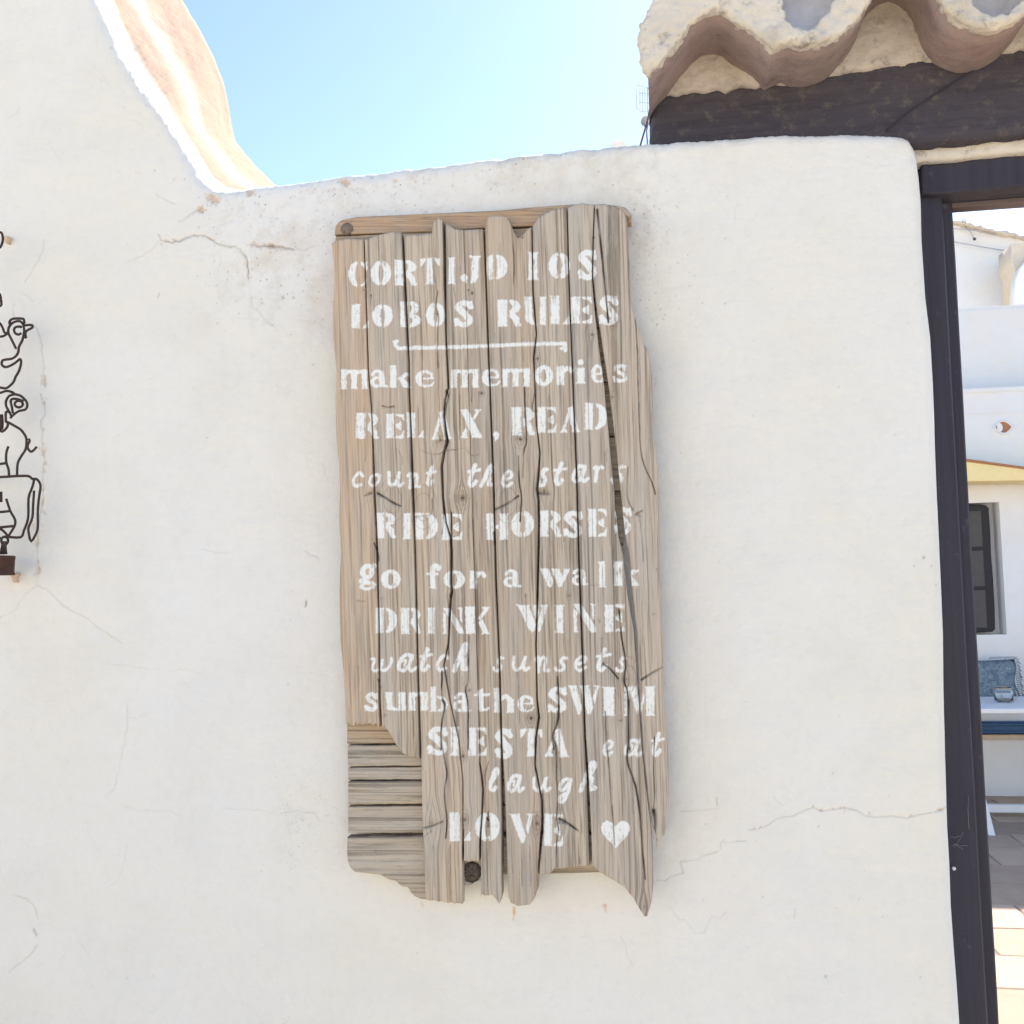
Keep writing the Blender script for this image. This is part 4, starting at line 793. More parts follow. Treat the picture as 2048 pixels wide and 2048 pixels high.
S5 = lines([(430, 1064, 1), (452, 1064, .9), (583, 1066, 1.1), (670, 1073, 1.), (713, 1067.5, 1.1), (775, 1070, .8), (850, 1073, .8), (905, 1080, 1.2), (960, 1076, 2.0), (977, 1074, 2.3), (1000, 1077, 1.9), (1050, 1078, 1.7), (1158, 1076, 1.6), (1286, 1072, 1.2), (1398, 1074, 1.3), (1435, 1078, 1.8), (1473, 1072, 1.6), (1530, 1070, .9), (1600, 1084, 1.2), (1660, 1085, 1.6), (1728, 1078, 1.4), (1812, 1075, 1.)])
S6 = lines([(405, 1134, .9), (561, 1138, .9), (742, 1145, .9), (796, 1147, .9), (941, 1153, 1.1), (1122, 1158, 1.2), (1323, 1165.5, 1.3), (1473, 1170, 1.5), (1530, 1174, 1.9), (1650, 1179, 2.3), (1717, 1181, 2.6), (1760, 1183, 1.5)])
S7 = lines([(400, 1189, .6), (480, 1186, .7), (554, 1185, .9), (600, 1189, 1.2), (634, 1193, 1.6), (699, 1202, 2.3), (775, 1213, 2.7), (814, 1217, 3.2), (905, 1227, 3.6), (977, 1234, 3.9), (1068, 1243, 4.2), (1113, 1253, 3.6), (1182, 1259, 3.0), (1256, 1270, 1.8), (1316, 1274, 1.2), (1380, 1277, .7), (1500, 1285, .6), (1600, 1296, .6), (1650, 1303, .8), (1700, 1307, 1.2), (1840, 1310, .8)])
S7 = (lambda f: (lambda y: (f(y)[0], f(y)[1] * 1.3)))(S7)
E1 = lines([(405, 1250, 0), (431, 1253, 0), (489, 1256, 0), (561, 1261, 0), (612, 1263, 0), (641, 1272, 0), (688, 1287, 0), (706, 1298, 0), (771, 1306, 0), (869, 1307, 0), (941, 1316, 0), (1032, 1317.5, 0), (1158, 1321, 0), (1286, 1327, 0), (1361, 1326, 0), (1454, 1331, 0), (1499, 1336, 0), (1568, 1339, 0), (1631, 1337, 0), (1668, 1329, 0), (1684, 1316, 0), (1700, 1312, 0)])
PLANKS = [ # left edge, right edge, top outline, bottom outline, front offset, warm
 (E0, S1, [(664, 486), (669, 481), (695, 477), (728, 479)], fray([(690, 1448), (762, 1452)], 4), .0, .75),
 (S1, S2, [(728, 480), (760, 469), (785, 464), (804, 465)], [(760, 1452), (774, 1463), (787, 1484), (800, 1504), (815, 1512), (838, 1518)], -.0016, .35),
 (S2, S3, [(806, 471), (846, 469), (864, 467), (866, 446), (875, 436), (886, 441)], fray([(849, 1799), (880, 1803), (926, 1808)], 1.5), .0004, .5),
 (S3, S4, [(889, 441), (892, 447), (908, 458), (919, 460), (966, 458)], None, -.0012, .3),
 (S4, S5, [(968, 446), (977, 432), (1002, 431), (1013, 434), (1021, 447), (1027, 462), (1035, 476), (1046, 470), (1056, 458), (1064, 454)], [(1015, 1794), (1020, 1806), (1035, 1812), (1061, 1809), (1070, 1798), (1076, 1778)], .0, .5),
 (S5, S6, [(1065, 452), (1078, 434), (1104, 420), (1133, 414)], fray([(1078, 1750), (1100, 1748), (1108, 1738), (1130, 1736), (1180, 1731)], 1.5), -.0008, .25),
 (S6, S7, [(1135, 417), (1150, 409), (1165, 406), (1190, 410)], fray([(1183, 1730), (1199, 1745), (1221, 1757), (1250, 1775), (1268, 1800), (1278, 1817), (1287, 1832), (1293, 1834), (1303, 1800), (1307, 1770)], 1.), -.0022, .2),
 (S7, E1, [(1190, 409), (1210, 408), (1234, 413), (1245, 418), (1252, 430)], [(1302, 1652), (1308, 1690), (1312, 1700)], .0006, .35),
]
def plank(l, r, top_, bot_, off, warm, mat, y_front, thick=.02, dx=1.15, dy=1.9, name='plank', horiz=False, use=True):
    tp = np.array(top_, float); bt = np.array(bot_, float)
    yt = tp[:, 1].min(); yb_ = bt[:, 1].max()
    ym = (yt + yb_) / 2
    wid = float((r(ym)[0] - r(ym)[1]) - (l(ym)[0] + l(ym)[1])); nx = max(10, int(wid / dx)); ny = max(8, int((yb_ - yt) / dy))
    s = np.concatenate([[0, .25 / nx, .8 / nx], np.linspace(1.6 / nx, 1 - 1.6 / nx, nx), [1 - .8 / nx, 1 - .25 / nx, 1]])
    t = np.concatenate([[0, .3 / ny, .9 / ny], np.linspace(1.6 / ny, 1 - 1.6 / ny, ny), [1 - .9 / ny, 1 - .3 / ny, 1]])
    Ts = (tp[:, 0] - tp[0, 0]) / (tp[-1, 0] - tp[0, 0]); Bs = (bt[:, 0] - bt[0, 0]) / (bt[-1, 0] - bt[0, 0])
    T_ = np.interp(s, Ts, tp[:, 1]); B_ = np.interp(s, Bs, bt[:, 1])
    y = T_[None, :] + (B_ - T_)[None, :] * t[:, None]
    lx, lw = l(y); rx2, rw = r(y); lw = lw * 1.3 * (lw > 0); rw = rw * 1.3
    wob = 1.1 * fbm(y * .035, y * 0 + 3.3 * off * 1e4, 201)
    x = (lx + lw + wob * .6) + ((rx2 - rw + wob * .5) - (lx + lw + wob * .6)) * s[None, :]
    ed = np.minimum(np.minimum(x - lx - lw, rx2 - rw - x), np.minimum(y - T_[None, :], B_[None, :] - y)); ed = np.maximum(ed, 0)
    rd = rnd(ed * PXM, .0028)
    if horiz: gr = .0009 * fbm(x * .02, y * .9, 211, 3) + .002 * fbm(x * .01, y * .12, 215, 2)
    else: gr = .0011 * fbm(x * .85, y * .014, 211, 3) + .0026 * fbm(x * .10, y * .006, 215, 2)
    ac, al = (y, x) if horiz else (x - .03 * y, y); ac = ac + 5 * fbm(al * .006, ac * .02, 241, 2)
    for kx, ky, kr in (KN if use else []):
        ddx = x - kx; ddy = y - ky
        ac = ac - np.sign(ddx) * kr * .95 * np.exp(-np.abs(ddx) / (kr * 1.5)) * np.exp(-(ddy / (kr * 1.9)) ** 2)
    c = cr.get(x, y) * (1 if use else 0); k = kn.get(x, y) * (1 if use else 0); pz = pt.get(x, y) * (1 if use else 0)
    dep = y_front + off + rd + gr + c ** 1.2 * .0085 + .0008 * k - .00022 * pz
    q3 = onY(x, y, dep)
    ends = np.exp(-np.minimum(y - T_[None, :], B_[None, :] - y) / 7)
    if horiz: hole = (fbm(x * .02, y * .5, 221) > .22) * .25
    else: hole = 0
    a_ = {'across': ac * PXM, 'along': al * PXM, 'crack': np.clip(c * 1.15 + (hole * 1. if horiz else 0), 0, 1) * .93, 'paint': pz * (1 - np.clip(c * 1.4, 0, 1)), 'knot': np.clip(k + .3 * ends * (vn(x * .5, y * .1, 9) - .3), 0, 1),
          'warm': np.clip(warm * (.45 + 1.6 * vn(x * .05, y * .006, 231) * vn(x * .3, y * .01, 233)) + (.45 * np.exp(-(x - lx) / 18) if warm > .7 else 0), 0, 1)}
    # sides and back
    co2 = np.pad(q3, ((1, 1), (1, 1), (0, 0)), mode='edge'); co2[0, :, 1] = co2[-1, :, 1] = y_front + thick; co2[:, 0, 1] = co2[:, -1, 1] = y_front + thick
    a_ = {kk: np.pad(v, ((1, 1), (1, 1)), mode='edge') for kk, v in a_.items()}
    for kk in ('paint',): a_[kk][0] = a_[kk][-1] = 0; a_[kk][:, 0] = a_[kk][:, -1] = 0
    o = gridmesh(name, co2, a_, mat)
    return adopt(o, sign)
for (l, r, tp, bt, off, wm) in PLANKS:
    if bt is None:   # this plank splits round the bolt: two tongues of different length
        SM = lines([(441, 927, .0), (1500, 960, .4), (1527, 960, .7), (1579, 966, 1.), (1640, 963, 1.2), (1683, 960.5, 1.4), (1810, 959.5, 1.6)])
        plank(l, SM, [(889, 441), (892, 447), (908, 458), (927, 460)], fray([(927, 1722), (958, 1722)], 1.5), off, wm, M['board'], YB)
        SMr = lambda y, f=SM: f(y)
        plank(SM, r, [(927, 460), (966, 458)], fray([(961, 1790), (985, 1789), (991, 1796), (1000, 1806), (1005, 1790)], 2.5), off + .0003, wm + .1, M['board'], YB)
    else: plank(l, r, tp, bt, off, wm, M['board'], YB)
# horizontal backing boards
YS = YB + .0215
def hs(x0, x1): return (lines([(0, x0, 0), (3000, x0 + 3, 0)]), lines([(0, x1, 0), (3000, x1, 0)]))
def slat(x0, x1, yt0, yt1, yb0, yb1, warm=.1, rag=None, toff=0):
    l, r = hs(x0, x1)
    tpp = fray([(x0, yt0), (x1, yt1)], .5, 12); btt = rag or fray([(x0, yb0), (x1, yb1)], .6, 12)
    return plank(l, r, tpp, btt, toff, warm, M['slat'], YS, .022, 2.4, 1.3, 'backing_board', True, False)
TB = [(673, 470), (870, 464), (1000, 455), (1160, 449), (1262, 445)]
TT = [(671, 470), (672, 455), (677, 446), (686, 440), (715, 434), (870, 427), (1000, 421), (1075, 414), (1160, 408), (1235, 411), (1254, 416), (1264, 427)]
plank(*hs(669, 1262), TT, TB, 0, .95, M['slat'], YS, .022, 2.4, 1.2, 'backing_board', True, False)
slat(671, 1250, 473, 448, 560, 545, .6, None, .002)
for k_ in range(8): slat(684 + k_, 1246, 562 + k_ * 109, 547 + k_ * 109, 669 + k_ * 109, 654 + k_ * 109, .1, None, .0015)
slat(693, 1240, 1440, 1425, 1488, 1480, .2)
slat(694, 1245, 1490.5, 1483, 1532.5, 1526, .1, None, .001)
slat(695, 1248, 1535.5, 1530, 1559.5, 1556, .1, None, .002)
slat(695, 1250, 1563, 1559, 1609, 1604, .1, None, .0)
slat(695, 1252, 1613, 1608, 1666, 1662, .15, None, .001)
slat(693, 1206, 1674, 1668, 1745, 1745, .1, [(693, 1700), (694, 1722), (700, 1736), (709, 1744), (730, 1746), (759, 1749), (775, 1758), (789, 1761), (802, 1772), (815, 1774), (820, 1784), (828, 1792), (841, 1798), (855, 1799), (862, 1770), (900, 1764), (926, 1758), (960, 1757), (963, 1748), (1060, 1748), (1120, 1747), (1206, 1744)])
# the knot of the lower board seen between the tongues, a nail and its glint as a steel disc
def disc(name, x, y, Y, rad, dep, mat, segs=18, dome=.3):
    bm = bmesh.new(); c0 = P(x, y, Y); rings = []
    for rr2, yy2 in ((1, dep), (1, .0015), (.88, 0), (.5, -dome * .003), (.22, -dome * .004)):
        rings.append([bm.verts.new((c0.x + math.cos(2 * math.pi * j / segs) * rad * rr2 * (1 + .05 * math.sin(j * 2.3)), c0.y + yy2, c0.z + math.sin(2 * math.pi * j / segs) * rad * rr2)) for j in range(segs)])
    for A, B in zip(rings[:-1], rings[1:]):
        for j in range(segs): bm.faces.new((A[j], A[(j + 1) % segs], B[(j + 1) % segs], B[j]))
    bm.faces.new(rings[-1]); bm.faces.new(rings[0][::-1])
    return bm_obj(name, bm, mat, sign, True)
def knot_mat():
    s = NT('dark_knot_wood'); p = s.pos(); v = s.n('ShaderNodeTexWave', wave_type='RINGS', rings_direction='SPHERICAL'); v.inputs['Scale'].default_value = 1
    m = s.n('ShaderNodeTexCoord'); mm = s.n('ShaderNodeMapping'); mm.inputs['Scale'].default_value = (90, 90, 90); s.l(m.outputs['Object'], mm.inputs['Vector']); 
    f = s.noise(s.pos((1, 1, 1)), 260, 5, .7); c = s.ramp(f, [(.35, (.035, .03, .026)), (.65, (.16, .135, .115))])
    return s.done(c, .8, s.bump(f, .6, .003), .25)
M['knotw'] = knot_mat()
M['knotp'] = flat('pale_knot_wood', (.22, .18, .145), .85, .5, 220, .2, 0, .6)
disc('knot', 944, 1744, YS - .004, .0135, .02, M['knotw'])
bm = bmesh.new()
disc('knot', 693, 457, YS - .0022, .0098, .01, M['knotp'])
disc('nail_and_glint', 976.5, 1638, YB - .0005, .0032, .008, M['iron'], 12); disc('nail_and_glint', 978, 1636.5, YB - .0022, .0014, .004, M['glint_steel'], 10)  # the small bright disc is the nail's highlight, put in as a shape
poly_prism('splinter', [(927, 1757), (933, 1763), (945, 1766), (958, 1760), (940, 1771), (926, 1770)], YS, YS + .01, M['slat'], sign, .001)
poly_prism('splinter', [(1227, 411), (1240, 412), (1256, 420), (1263, 427), (1262, 431), (1254, 432), (1245, 420)], YB - .001, YB + .015, M['slat'], sign, .001)
box('hanging_batten', (P(760, 600, -.01).x, -.034, P(760, 600, -.01).z), (P(1200, 600, -.01).x, -.012, P(760, 560, -.01).z), M['slat'], sign)
box('hanging_batten', (P(760, 1600, -.01).x, -.034, P(760, 1600, -.01).z), (P(1200, 1600, -.01).x, -.012, P(760, 1560, -.01).z), M['slat'], sign)

# ------------------------------------------------------------ wire farm-animal sculpture on the left
Fx = lambda x, y: (x * .1554, 580 + y * .1554)
Gx = lambda x, y: (x * .1657, 860 + y * .1657)
Hx = lambda x, y: (x * .1139, 440 + y * .1139)
YW = -.055
art = empty('wire_sculpture', P(-40, 1160, -.03), 'dark iron wire stack of farm animals ending in a rusty tin, on the wall', 'wall art')
def wires(name, specs, rad=.0021, cyc=()):
    ps = []
    for f, l in specs:
        pts = smooth_path([f(*p) for p in l], 3); ps.append([P(x, y, YW + .0006 * (k % 2)) for k, (x, y) in enumerate(pts)])
    return tube(name, ps, rad, M['iron'], art, cyc)
wires('hen', [(Fx, [(130, 455), (122, 415), (160, 372), (285, 368), (312, 395), (308, 430)]), (Fx, [(130, 455), (155, 428), (200, 406), (255, 402), (292, 430)]),
   (Fx, [(155, 425), (115, 480), (108, 550), (150, 640), (205, 752)]), (Fx, [(292, 430), (312, 520), (290, 640), (245, 730), (235, 800), (205, 850), (150, 885), (60, 897), (28, 915), (22, 960), (60, 990), (120, 980), (200, 935), (258, 888), (272, 935), (245, 1040), (200, 1120), (170, 1190), (85, 1262), (0, 1255), (-160, 1240), (-320, 1120), (-420, 900)]),
   (Fx, [(268, 560), (240, 573), (200, 560), (180, 520), (195, 482), (240, 470), (272, 476)]), (Fx, [(310, 456), (400, 450), (420, 475), (390, 500), (345, 522), (325, 560), (335, 612), (318, 604)]),
   (Fx, [(-60, 380), (0, 430), (40, 500), (60, 550), (108, 550)]), (Fx, [(-80, 600), (0, 600), (50, 590), (108, 553)]), (Fx, [(-420, 900), (-400, 700), (-260, 600), (-80, 600)])])
wires('upper_bird', [(Hx, [(-120, 260), (-60, 215), (0, 215), (35, 240), (50, 320), (40, 400), (0, 480), (-90, 520), (-200, 480)]), (Hx, [(-100, 1200), (0, 1310), (15, 1420), (25, 1480), (0, 1510), (-80, 1540)]), (Hx, [(-200, 480), (-260, 800), (-180, 1100), (-100, 1200)]), (Hx, [(0, 1430), (38, 1425)])])
eye = [(242 + 52 * math.cos(t), 1468 + 42 * math.sin(t)) for t in np.linspace(0, 2 * math.pi, 13)]
wires('goat', [(Fx, [(-300, 1400), (-120, 1350), (0, 1325), (80, 1300), (150, 1312), (192, 1342)]), (Fx, [(192, 1342), (120, 1362), (78, 1430), (82, 1500), (128, 1585), (152, 1640)]), (Fx, [(192, 1342), (260, 1360), (312, 1402), (347, 1452), (350, 1500), (322, 1540), (250, 1556), (190, 1592), (130, 1650)]),
   (Fx, [(165, 1582), (152, 1500), (137, 1430), (162, 1402), (230, 1406), (300, 1432)]), (Fx, eye), (Fx, [(120, 1572), (76, 1572), (76, 1698)]), (Fx, [(100, 1700), (95, 1760), (40, 1818), (0, 1810), (-60, 1760)])])
wires('goat_horn', [(Fx, [(8, 1600), (18, 1700), (10, 1790)])], .004)
wires('pig', [(Fx, [(76, 1698), (100, 1702), (190, 1750), (270, 1800), (320, 1868), (346, 1930)]), (Gx, [(262, 10), (300, 60), (320, 120), (310, 230), (260, 310), (218, 390), (208, 470), (206, 555)]), (Gx, [(350, 105), (357, 140), (337, 172), (335, 220), (370, 260), (400, 250), (440, 205)]),
   (Gx, [(100, 200), (76, 280), (76, 390), (102, 470), (110, 552)]), (Gx, [(-240, 430), (-100, 420), (0, 410), (76, 400)]), (Gx, [(-240, 430), (-260, 500), (-250, 560)])])
wires('cow', [(Gx, [(-700, 600), (-400, 575), (0, 568), (200, 556), (340, 556), (390, 590), (440, 592), (480, 640), (488, 700), (466, 850), (456, 1000), (456, 1160), (440, 1240), (376, 1345), (346, 1240), (346, 1170), (390, 1060), (400, 900), (412, 730)]),
   (Gx, [(412, 600), (390, 690), (345, 820), (340, 1060), (290, 1210), (250, 1294), (100, 1290)]), (Gx, [(75, 830), (125, 980), (180, 1080), (175, 1160), (100, 1282)]), (Gx, [(-400, 1010), (0, 990), (125, 976)]), (Gx, [(-200, 1190), (0, 1175), (80, 1167), (170, 1160)]), (Gx, [(-60, 1170), (0, 1190), (60, 1238), (95, 1285)]),
   (Gx, [(-700, 600), (-740, 900), (-700, 1290), (-400, 1300), (0, 1300)])])
ring = [(56 + 42 * math.cos(t), 1335 + 46 * math.sin(t)) for t in np.linspace(0, 2 * math.pi, 13)]
wires('hanger', [(Gx, ring), (Gx, [(40, 1345), (22, 1420), (5, 1500)]), (Gx, [(70, 1345), (66, 1420), (75, 1495)]), (Gx, [(48, 1345), (44, 1420), (40, 1500)])])
wires('cow_spot', [(Gx, [(8, 745), (8, 870)])], .003); 
bm = bmesh.new(); n = 28; prof = [(.0, 1520), (1, 1520), (1.03, 1528), (1.03, 1560), (1, 1566), (.98, 1720), (1.02, 1728), (1.02, 1752), (0, 1752)]; prev = None
cen = P(*Gx(-20, 1640), YW); rad_ = P(*Gx(145, 1640), YW).x - cen.x
for rr2, gy in prof:
    z = P(*Gx(-20, gy), YW).z
    ring = [bm.verts.new((cen.x + math.cos(2 * math.pi * j / n) * rad_ * max(rr2, .02), cen.y + math.sin(2 * math.pi * j / n) * rad_ * max(rr2, .02), z)) for j in range(n)]
    if prev:
        for j in range(n): bm.faces.new((prev[j], prev[(j + 1) % n], ring[(j + 1) % n], ring[j]))
    prev = ring
bm_obj('tin_can', bm, M['rustcan'], art, True)
tube('stand_off', [[P(-30, 955, YW), P(-30, 955, .01)]], .002, M['iron'], art)
tube('stand_off', [[P(-40, 640, YW), P(-40, 640, .01)]], .002, M['iron'], art)
def wallplug(x, y, w_, h_, label):
    o = poly_prism('wall_plug', [(x - w_, y - h_ * .3), (x - w_ * .4, y - h_), (x + w_ * .5, y - h_), (x + w_, y - h_ * .5), (x + w_ * .5, y), (x + w_ * .45, y + h_), (x - w_ * .3, y + h_), (x - w_ * .4, y)], -.012, .012, M['plug'], None, .0015)
    tag(o, label, 'wall plug')
wallplug(27, 1155, 8, 10, 'beige plug in the wall just below the tin of the wire sculpture')
wallplug(11, 478, 6, 7, 'beige plug in the wall behind the top ring of the wire sculpture')

# ------------------------------------------------------------ courtyard beyond the doorway
YBK = 6.75
cf = box('courtyard_floor', (-1, .45, -.04), (6, YBK + .3, -.004), M['grout'], None, 0); tag(cf, kind='structure')
pm_ = {}
def paver_mesh(k, w_, d_):
    bm = bmesh.new(); bmesh.ops.create_cube(bm, size=1)
    for v in bm.verts: v.co = Vector((v.co.x * w_, v.co.y * d_, v.co.z * .03))
    for v in bm.verts:
        if v.co.z > 0: v.co.x *= .995; v.co.y *= .99
        v.co += Vector((random.uniform(-.008, .008), random.uniform(-.008, .008), random.uniform(-.002, .002)))
    bmesh.ops.bevel(bm, geom=[e for e in bm.edges if e.verts[0].co.z > 0 and e.verts[1].co.z > 0], offset=.006, segments=1, affect='EDGES')
    me = bpy.data.meshes.new('paver'); bm.to_mesh(me); bm.free(); return me
rowsY = [2.05, 2.33]; 
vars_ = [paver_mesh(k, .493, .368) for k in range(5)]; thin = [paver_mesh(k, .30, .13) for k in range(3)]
for m_ in vars_: m_.materials.append(M['paver'])
for m_ in thin: m_.materials.append(M['shade_paver'])
def lay(y, meshes, step, off, dep):
    x = -.6 + off
    while x < 4.6:
        if x > .15 * (y + 1.5) - .5:
            o = bpy.data.objects.new('paver', random.choice(meshes)); C.objects.link(o); o.location = (x + step / 2, y + dep / 2, -.012 + random.uniform(-.0015, .0015)); o.rotation_euler.z = random.uniform(-.008, .008)
            adopt(o, cf)
        x += step
y = 2.36; lay(y - .14 * 0 - .0, thin, .305, .1, .135)  # row of dark pavers laid in place of a cast shadow strip
y2 = 2.50; k = 0
while y2 < 6.9: lay(y2, vars_, .50, .25 * (k % 2) + random.uniform(-.05, .05), .37); y2 += .375; k += 1
y2 = 2.355 - .375; k = 0
while y2 > .45: lay(y2, vars_, .50, .25 * (k % 2), .37); y2 -= .375; k += 1

# house at the far side
hx0, hx1 = 1.0, 6.5
zt = P(2000, 776, YBK).z
h = empty('courtyard_house', (3, YBK, 0), 'white rendered house wall with ledges across the courtyard, seen through the doorway', 'house')
n0 = P(1935, 1004, YBK); n1 = P(2000, 1004, YBK); n2 = P(2012, 1269, YBK)
nx0, nx1, nz0, nz1 = n0.x - .55, (n1.x + n2.x) / 2, n2.z, n1.z
bm = bmesh.new(); xs = [hx0, nx0, nx1, hx1]; zs = [0, nz0, nz1, zt]; dp = .17
V = [[bm.verts.new((x, YBK, z)) for x in xs] for z in zs]
for j in range(3):
    for i in range(3):
        if not (i == 1 and j == 1): bm.faces.new((V[j][i], V[j][i + 1], V[j + 1][i + 1], V[j + 1][i]))
B = [bm.verts.new((x, YBK + dp, z)) for x, z in ((nx0, nz0), (nx1, nz0), (nx1, nz1), (nx0, nz1))]; Fv = [V[1][1], V[1][2], V[2][2], V[2][1]]
for i in range(4): bm.faces.new((Fv[i], Fv[(i + 1) % 4], B[(i + 1) % 4], B[i]))
bm.faces.new(B)
tv = [bm.verts.new((x, YBK + .3, z)) for x, z in ((hx0, zt), (hx1, zt))]; bm.faces.new((V[3][0], V[3][1], V[3][2], V[3][3], tv[1], tv[0]))
wl = bm_obj('wall', bm, M['whitewall'], h)
z1 = P(2000, 783, YBK - .03).z
led2 = box('ledge', (hx0, YBK - .012, z1), (hx1, YBK + .28, zt + .006), M['whitewall'], h, .006)
zm = P(2000, 609, YBK + .29).z
up = box('upper_wall', (hx0, YBK + .29, zt - .1), (hx1, YBK + .55, zm), M['whitewall'], h, .035)
zc = P(2000, 826, YBK).z
box('string_line', (hx0, YBK - .006, zc - .006), (hx1, YBK + .01, zc + .006), M['whitewall'], h, .002)
# window with its dark shutter
M['panel'] = flat('shutter_panel', (.085, .078, .072), .6, .2, 30)
wr = lambda px, py: P(px, py, YBK + .07)
wn_ = poly_prism('window', [(1800, 1012), (1960, 1009), (1972, 1010), (1978, 1016), (1981, 1060), (1983, 1110), (1987, 1160), (1990, 1215), (1991, 1258), (1985, 1264), (1850, 1268), (1810, 1268)], YBK + .055, YBK + .12, M['shutter'], h, .01)
for (a_, b_) in ((1022, 1093), (1101, 1172), (1180, 1255)):
    x1 = 1962 + (a_ - 1022) * .055; x2 = 1962 + (b_ - 1022) * .055
    o = poly_prism('panel', [(1905, a_ + 2), (x1, a_), (x2, b_), (1915, b_ + 2)], YBK + .047, YBK + .06, M['panel'], None, .003); o.parent = wn_; o.matrix_parent_inverse = wn_.matrix_world.inverted()
# almond shaped vent
vc = P(2005.5, 855, YBK); vw = P(2025, 855, YBK).x - vc.x; vh = vc.z - P(2005, 869, YBK).z
def almond(rw, rh, n=14):
    up_ = [(rw * (2 * k / n - 1), rh * (1 - abs(2 * k / n - 1) ** 1.8)) for k in range(n + 1)]
    return up_ + [(x, -z) for x, z in up_[-2:0:-1]]
bm = bmesh.new(); prev = None; outl = almond(vw * 1.02, vh * 1.05); inl = almond(vw * .86, vh * .80)
loops = [[(x, YBK + .001, z) for x, z in outl], [(x, YBK - .022, z) for x, z in outl], [(x, YBK - .022, z) for x, z in inl], [(x, YBK + .002, z) for x, z in inl]]
L = [[bm.verts.new((vc.x + p[0], p[1], vc.z + p[2])) for p in lp] for lp in loops]
for A, B_ in zip(L[:-1], L[1:]):
    for j in range(len(A)): bm.faces.new((A[j], A[(j + 1) % len(A)], B_[(j + 1) % len(A)], B_[j]))
vt = bm_obj('vent', bm, M['whitepaint'], h, True)
bm = bmesh.new(); bm.faces.new([bm.verts.new((vc.x + x, YBK - .004, vc.z + z)) for x, z in almond(vw * .88, vh * .82)]); o = bm_obj('clay_throat', bm, M['clayedge'], None); o.parent = vt
bm = bmesh.new(); rr3 = vh * .62; ring = [bm.verts.new((vc.x - vw * .34 + math.cos(t) * rr3 * .62, YBK - .010, vc.z + math.sin(t) * rr3)) for t in np.linspace(0, 2 * math.pi, 16, endpoint=False)]; bm.faces.new(ring); o = bm_obj('vent_liner', bm, M['whitepaint'], None); o.parent = vt
# ochre awning valance under the ledge, backlit glow put into its colour
aw = poly_prism('awning', [(1800, 906), (1932, 922), (2048, 937), (2200, 957), (2200, 966), (2048, 961), (1934, 963), (1800, 964)], YBK - .30, YBK - .02, M['ochre'], None, .01)
tag(aw, 'ochre yellow awning strip over the dark shuttered window across the courtyard', 'awning')
e_ = poly_prism('edging', [(1800, 901), (1932, 917), (2048, 933), (2200, 953), (2200, 957), (2048, 937), (1932, 921.5), (1800, 905.5)], YBK - .315, YBK - .30 + .02, M['clayedge'], None, .003); e_.parent = aw
# far building over the parapet
YF = 10.2
fb = empty('far_house', (4, YF, 0), 'pale house beyond the courtyard with a ragged tiled roof edge and small chimney', 'house')
def rag(l, amp): return fray(l, amp, 6)
poly_prism('wall', [(1700, 420), (1905, 440), (1965, 455), (2020, 466), (2048, 474), (2120, 490), (2400, 545), (2400, 900), (1700, 900)], YF, YF + .6, M['whitewall'], fb, .01)
edge_ = poly_prism('roof_edge', rag([(1700, 412), (1905, 436), (1935, 442), (1960, 451), (1990, 457), (2020, 464), (2060, 472), (2400, 535)], 2.2) + [(2400, 547), (2060, 479), (2020, 470), (1965, 458), (1905, 442), (1700, 420)], YF - .10, YF + .5, M['mortar'], fb, .01)
lumpy(edge_, .03, .05, .12)
poly_prism('chimney', [(2021, 488), (2100, 482), (2100, 640), (2032, 640), (2029, 540), (2024, 530)], YF - .6, YF - .2, M['creamwall'], fb, .01)
poly_prism('arch_hood', [(2026, 640), (2030, 560), (2040, 535), (2060, 512), (2100, 500), (2100, 640)], YF - .75, YF - .61, M['whitewall'], fb, .01)
tube('cable', [[P(x, y, YF - .06) for x, y in l] for l in ([(1880, 452), (1905, 457), (1950, 461), (1990, 470)], [(1880, 480), (1910, 484), (1965, 494), (2022, 503)], [(1930, 452), (1942, 466), (1948, 478)], [(1928, 445), (1924, 438)], [(1934, 448), (1928, 436)])], .006, M['grey'], fb)
bm = bmesh.new(); bmesh.ops.create_icosphere(bm, subdivisions=1, radius=.02)
for v in bm.verts: v.co += P(1949, 478, YF - .07)
bm_obj('bracket', bm, M['darkmast'], fb)

# masonry bench along the house wall
bz = .47
YBF = onZ(2005, 1589, 0).y
bn = empty('masonry_bench', (3, YBF, 0), 'built-in white masonry bench with a cream edge along the far courtyard wall', 'bench')
box('bench_base', (hx0, YBF, -.01), (hx1, YBK - .001, bz - .05), M['whitewall'], bn, .01)
box('bench_slab', (hx0, YBF - .03, bz - .049), (hx1, YBK - .001, bz), M['creamedge'], bn, .008)
box('skirting', (hx0, YBF - .018, -.012), (hx1, YBF - .001, .022), M['whitepaint'], bn, .002)
cu_ = box('seat_cushion', (hx0, YBF - .015, bz + .002), (hx1, YBK - .06, bz + .095), M['blue'], None, .02, True); tag(cu_, 'long blue seat cushion lying on the white masonry bench', 'cushion')
hl = P(2037, 1431, YBF - .12)
tube('cushion_tie', [[P(x, y, YBF - .03) for x, y in ((1950, 1424), (1975, 1427), (2000, 1431), (2020, 1433), (2036, 1432))]], .006, M['darkmast']).parent = cu_
